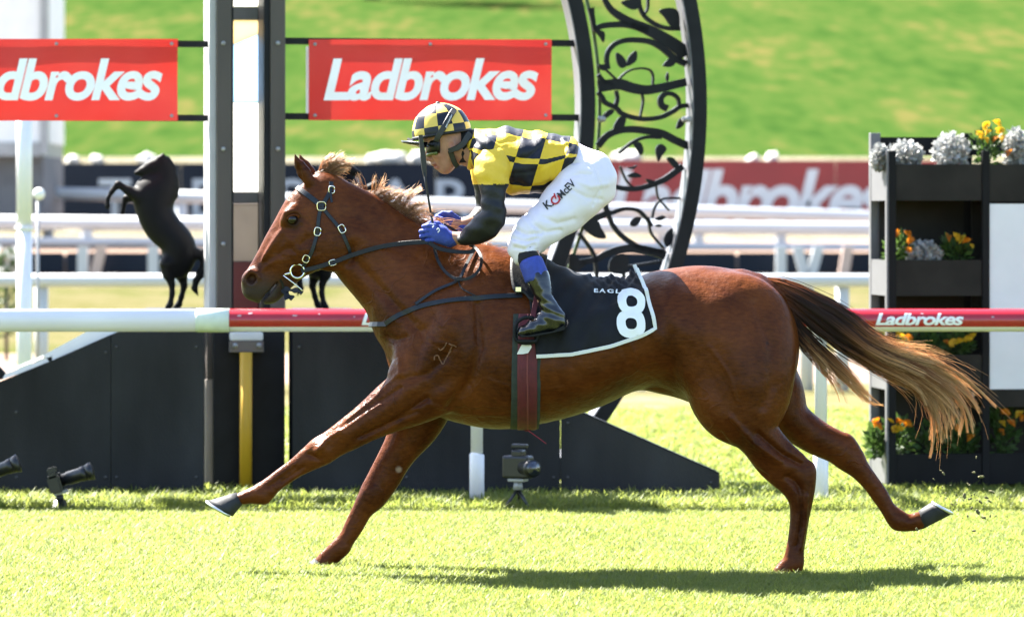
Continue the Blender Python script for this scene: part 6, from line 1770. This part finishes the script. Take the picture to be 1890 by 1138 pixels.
# ================================================================== remote cameras on the ground
M_cam = mat('camera_black', (.012, .013, .016), .35, var=.2, scale=30); M_glass = mat('lens_glass', (.01, .012, .03), .05, coat=1.0)
def ground_camera(bx, by, ang, ln, lab, y=19.3 - CD):
    s = (y + CD) / F
    t = thing('remote_camera', lab, 'camera', (P(bx, 0, y).x, y, 0), 'remote cameras on the grass')
    c = P(bx, by, y); ca, sa = math.cos(ang), math.sin(ang); ax = Vector((ca, 0, sa)); up = Vector((-sa, 0, ca))
    def rb(name, cc, sz, mt, bev=.004):
        bm = bmesh.new(); r = bmesh.ops.create_cube(bm, size=1, matrix=Matrix.Translation(cc) @ Matrix.Rotation(-ang, 4, 'Y') @ Matrix.Diagonal((*sz, 1)))
        bmesh.ops.bevel(bm, geom=list(bm.edges), offset=bev, segments=2, affect='EDGES'); return bm_obj(name, bm, mt, t)
    rb('camera_body', c, (.055, .13, .10), M_cam, .010); rb('viewfinder', c + up * .062, (.05, .05, .03), M_cam, .006); rb('grip', c + Vector((0, -.06, 0)) - up * .01, (.065, .03, .09), M_cam, .01)
    l0 = c + ax * .03
    tube('lens', [l0, l0 + ax * .03, l0 + ax * .032, l0 + ax * ln * .62, l0 + ax * (ln * .62 + .004), l0 + ax * ln * .8], [.030, .030, .034, .034, .038, .038], M_cam, t, 20)
    tube('lens_hood', [l0 + ax * ln * .8, l0 + ax * ln], [.040, .047], M_cam, t, 20)
    tube('front_element', [l0 + ax * ln * .93, l0 + ax * (ln * .93 + .002)], .036, M_glass, t, 20)
    rb('tripod_plate', c - up * .058 + ax * .01, (.07, .07, .016), M_grey, .003)
    tube('ball_head', [c - up * .066, c - up * .066 - Vector((0, 0, .03))], [.018, .022], M_cam, t, 12)
    zb = (c - up * .066 - Vector((0, 0, .03))).z; gx = c - up * .066
    tube('ground_pod', [(gx.x, y, zb + .004), (gx.x, y, max(.012, zb - .05)), (gx.x, y, .0)], [.03, .05, .09], M_cam, t, 18)
ground_camera(103, 889, .30, .165, 'black remote camera on the grass, its lens tilted up against the boards')
ground_camera(-32, 878, .35, .165, 'black remote camera on the grass cut off by the picture edge')
y = 19.3 - CD
t = thing('remote_camera', 'black remote camera on a small tripod below the horse belly', 'camera', (P(957, 0, y).x, y, 0), 'remote cameras on the grass')
c = P(956, 861, y)
box('camera_body', c, (.15, .075, .115), M_cam, t, R(-25), .012)
box('prism_hump', c + Vector((.004, 0, .068)), (.06, .06, .035), M_cam, t, R(-25), .008)
box('radio_trigger', c + Vector((.01, 0, .105)), (.085, .03, .022), M_cam, t, R(-25), .006)
ld = Vector((math.sin(R(25)), -math.cos(R(25)), .02)); l0 = c + ld * .035 + Vector((.014, 0, -.003))
tube('lens', [l0, l0 + ld * .06, l0 + ld * .062, l0 + ld * .11], [.036, .038, .041, .044], M_cam, t, 22); tube('front_element', [l0 + ld * .112, l0 + ld * .114], .036, M_glass, t, 22)
box('tripod_plate', c - Vector((0, 0, .066)), (.09, .06, .015), M_grey, t, R(-25), .003)
tube('ball_head', [c - Vector((0, 0, .074)), c - Vector((0, 0, .115))], [.020, .026], M_grey, t, 12)
for a in (200, 320, 80):
    d_ = Vector((math.cos(R(a)), math.sin(R(a)), 0)); q = c - Vector((0, 0, .112)); e = q + d_ * .10; e.z = 0
    tube('leg', [q, e], [.009, .007], M_cam, t, 8)

# ================================================================== tree on the hill, above the picture, whose shadow shows at the top
hit = Vector((P(925, 0, 119 - CD).x, 119 - CD, 8.1)); cc = hit + to_sun * 9.0
tr = thing('tree', 'leafy tree on the grass hill above the banner, casting a shadow down the slope', 'tree', (cc.x, cc.y, 8.4))
tube('trunk', [(cc.x, cc.y, 8.2), (cc.x + .1, cc.y, cc.z - 2.2), (cc.x, cc.y, cc.z)], [.28, .2, .08], mat('bark', (.10, .07, .05), .9, bump=.6, bscale=12), tr, 12)
rs_ = random.Random(3); bm = bmesh.new()
for k in range(16):
    a = rs_.uniform(0, 6.28); r_ = rs_.uniform(.3, 1.9); q = cc + Vector((math.cos(a) * r_, math.sin(a) * r_, rs_.uniform(-1.0, 1.5)))
    leaf_cluster(bm, q, .95, .95, .7, 170, .3, rs_)
o = bm_obj('crown', bm, M_leafg, tr)
for k in range(5):
    a = k * 1.3; q = cc + Vector((math.cos(a) * 1.4, math.sin(a) * 1.4, .4)); tube('limb', [(cc.x + .05, cc.y, cc.z - 1.6), q], [.1, .03], mat('bark', (.1, .07, .05)), tr, 8)

# ================================================================== small things: scuffs on the rail, turf thrown up by the hind hoof
for i, (px, a0, w, h) in enumerate([(443, 25, 9, 8), (463, 38, 12, 6), (545, 26, 10, 7), (590, 34, 6, 5), (655, 20, 5, 5), (1700, 36, 8, 4), (1560, 30, 7, 5), (1830, 18, 9, 5)]):
    V = []; rs_ = random.Random(i)
    for k in range(10):
        an = 2 * math.pi * k / 10; r_ = rs_.uniform(.55, 1.0); a = R(a0 + h * math.sin(an) * r_); x = rail_x(px + w / 2 * math.cos(an) * r_)
        V.append((x, RY - math.cos(a) * (RAIL_R + .0026), RAIL_Z + math.sin(a) * (RAIL_R + .0026)))
    mesh_obj('scuff', V, [tuple(range(10))], mat('scuffed_vinyl', (.62, .42, .46), .6), rail)
bm = bmesh.new(); rs_ = random.Random(21)
for k in range(46):
    px = rs_.gauss(1795, 42); py = rs_.gauss(912, 30); s_ = rs_.choice([.003, .004, .004, .006, .009]); c = P(px, min(py, 985), rs_.uniform(-.05, .35))
    m_ = Matrix.Translation(c) @ Euler((rs_.uniform(0, 6), rs_.uniform(0, 6), 0)).to_matrix().to_4x4() @ Matrix.Diagonal((s_ * rs_.uniform(.6, 2.2), s_, s_ * .7, 1))
    bmesh.ops.create_icosphere(bm, subdivisions=1, radius=1, matrix=m_)
tag(bm_obj('flying_turf', bm, mat('turf_crumb', (.16, .15, .06), .9, var=.6, scale=80)), 'specks of turf thrown up behind the trailing hind hoof', 'turf', kind='stuff')
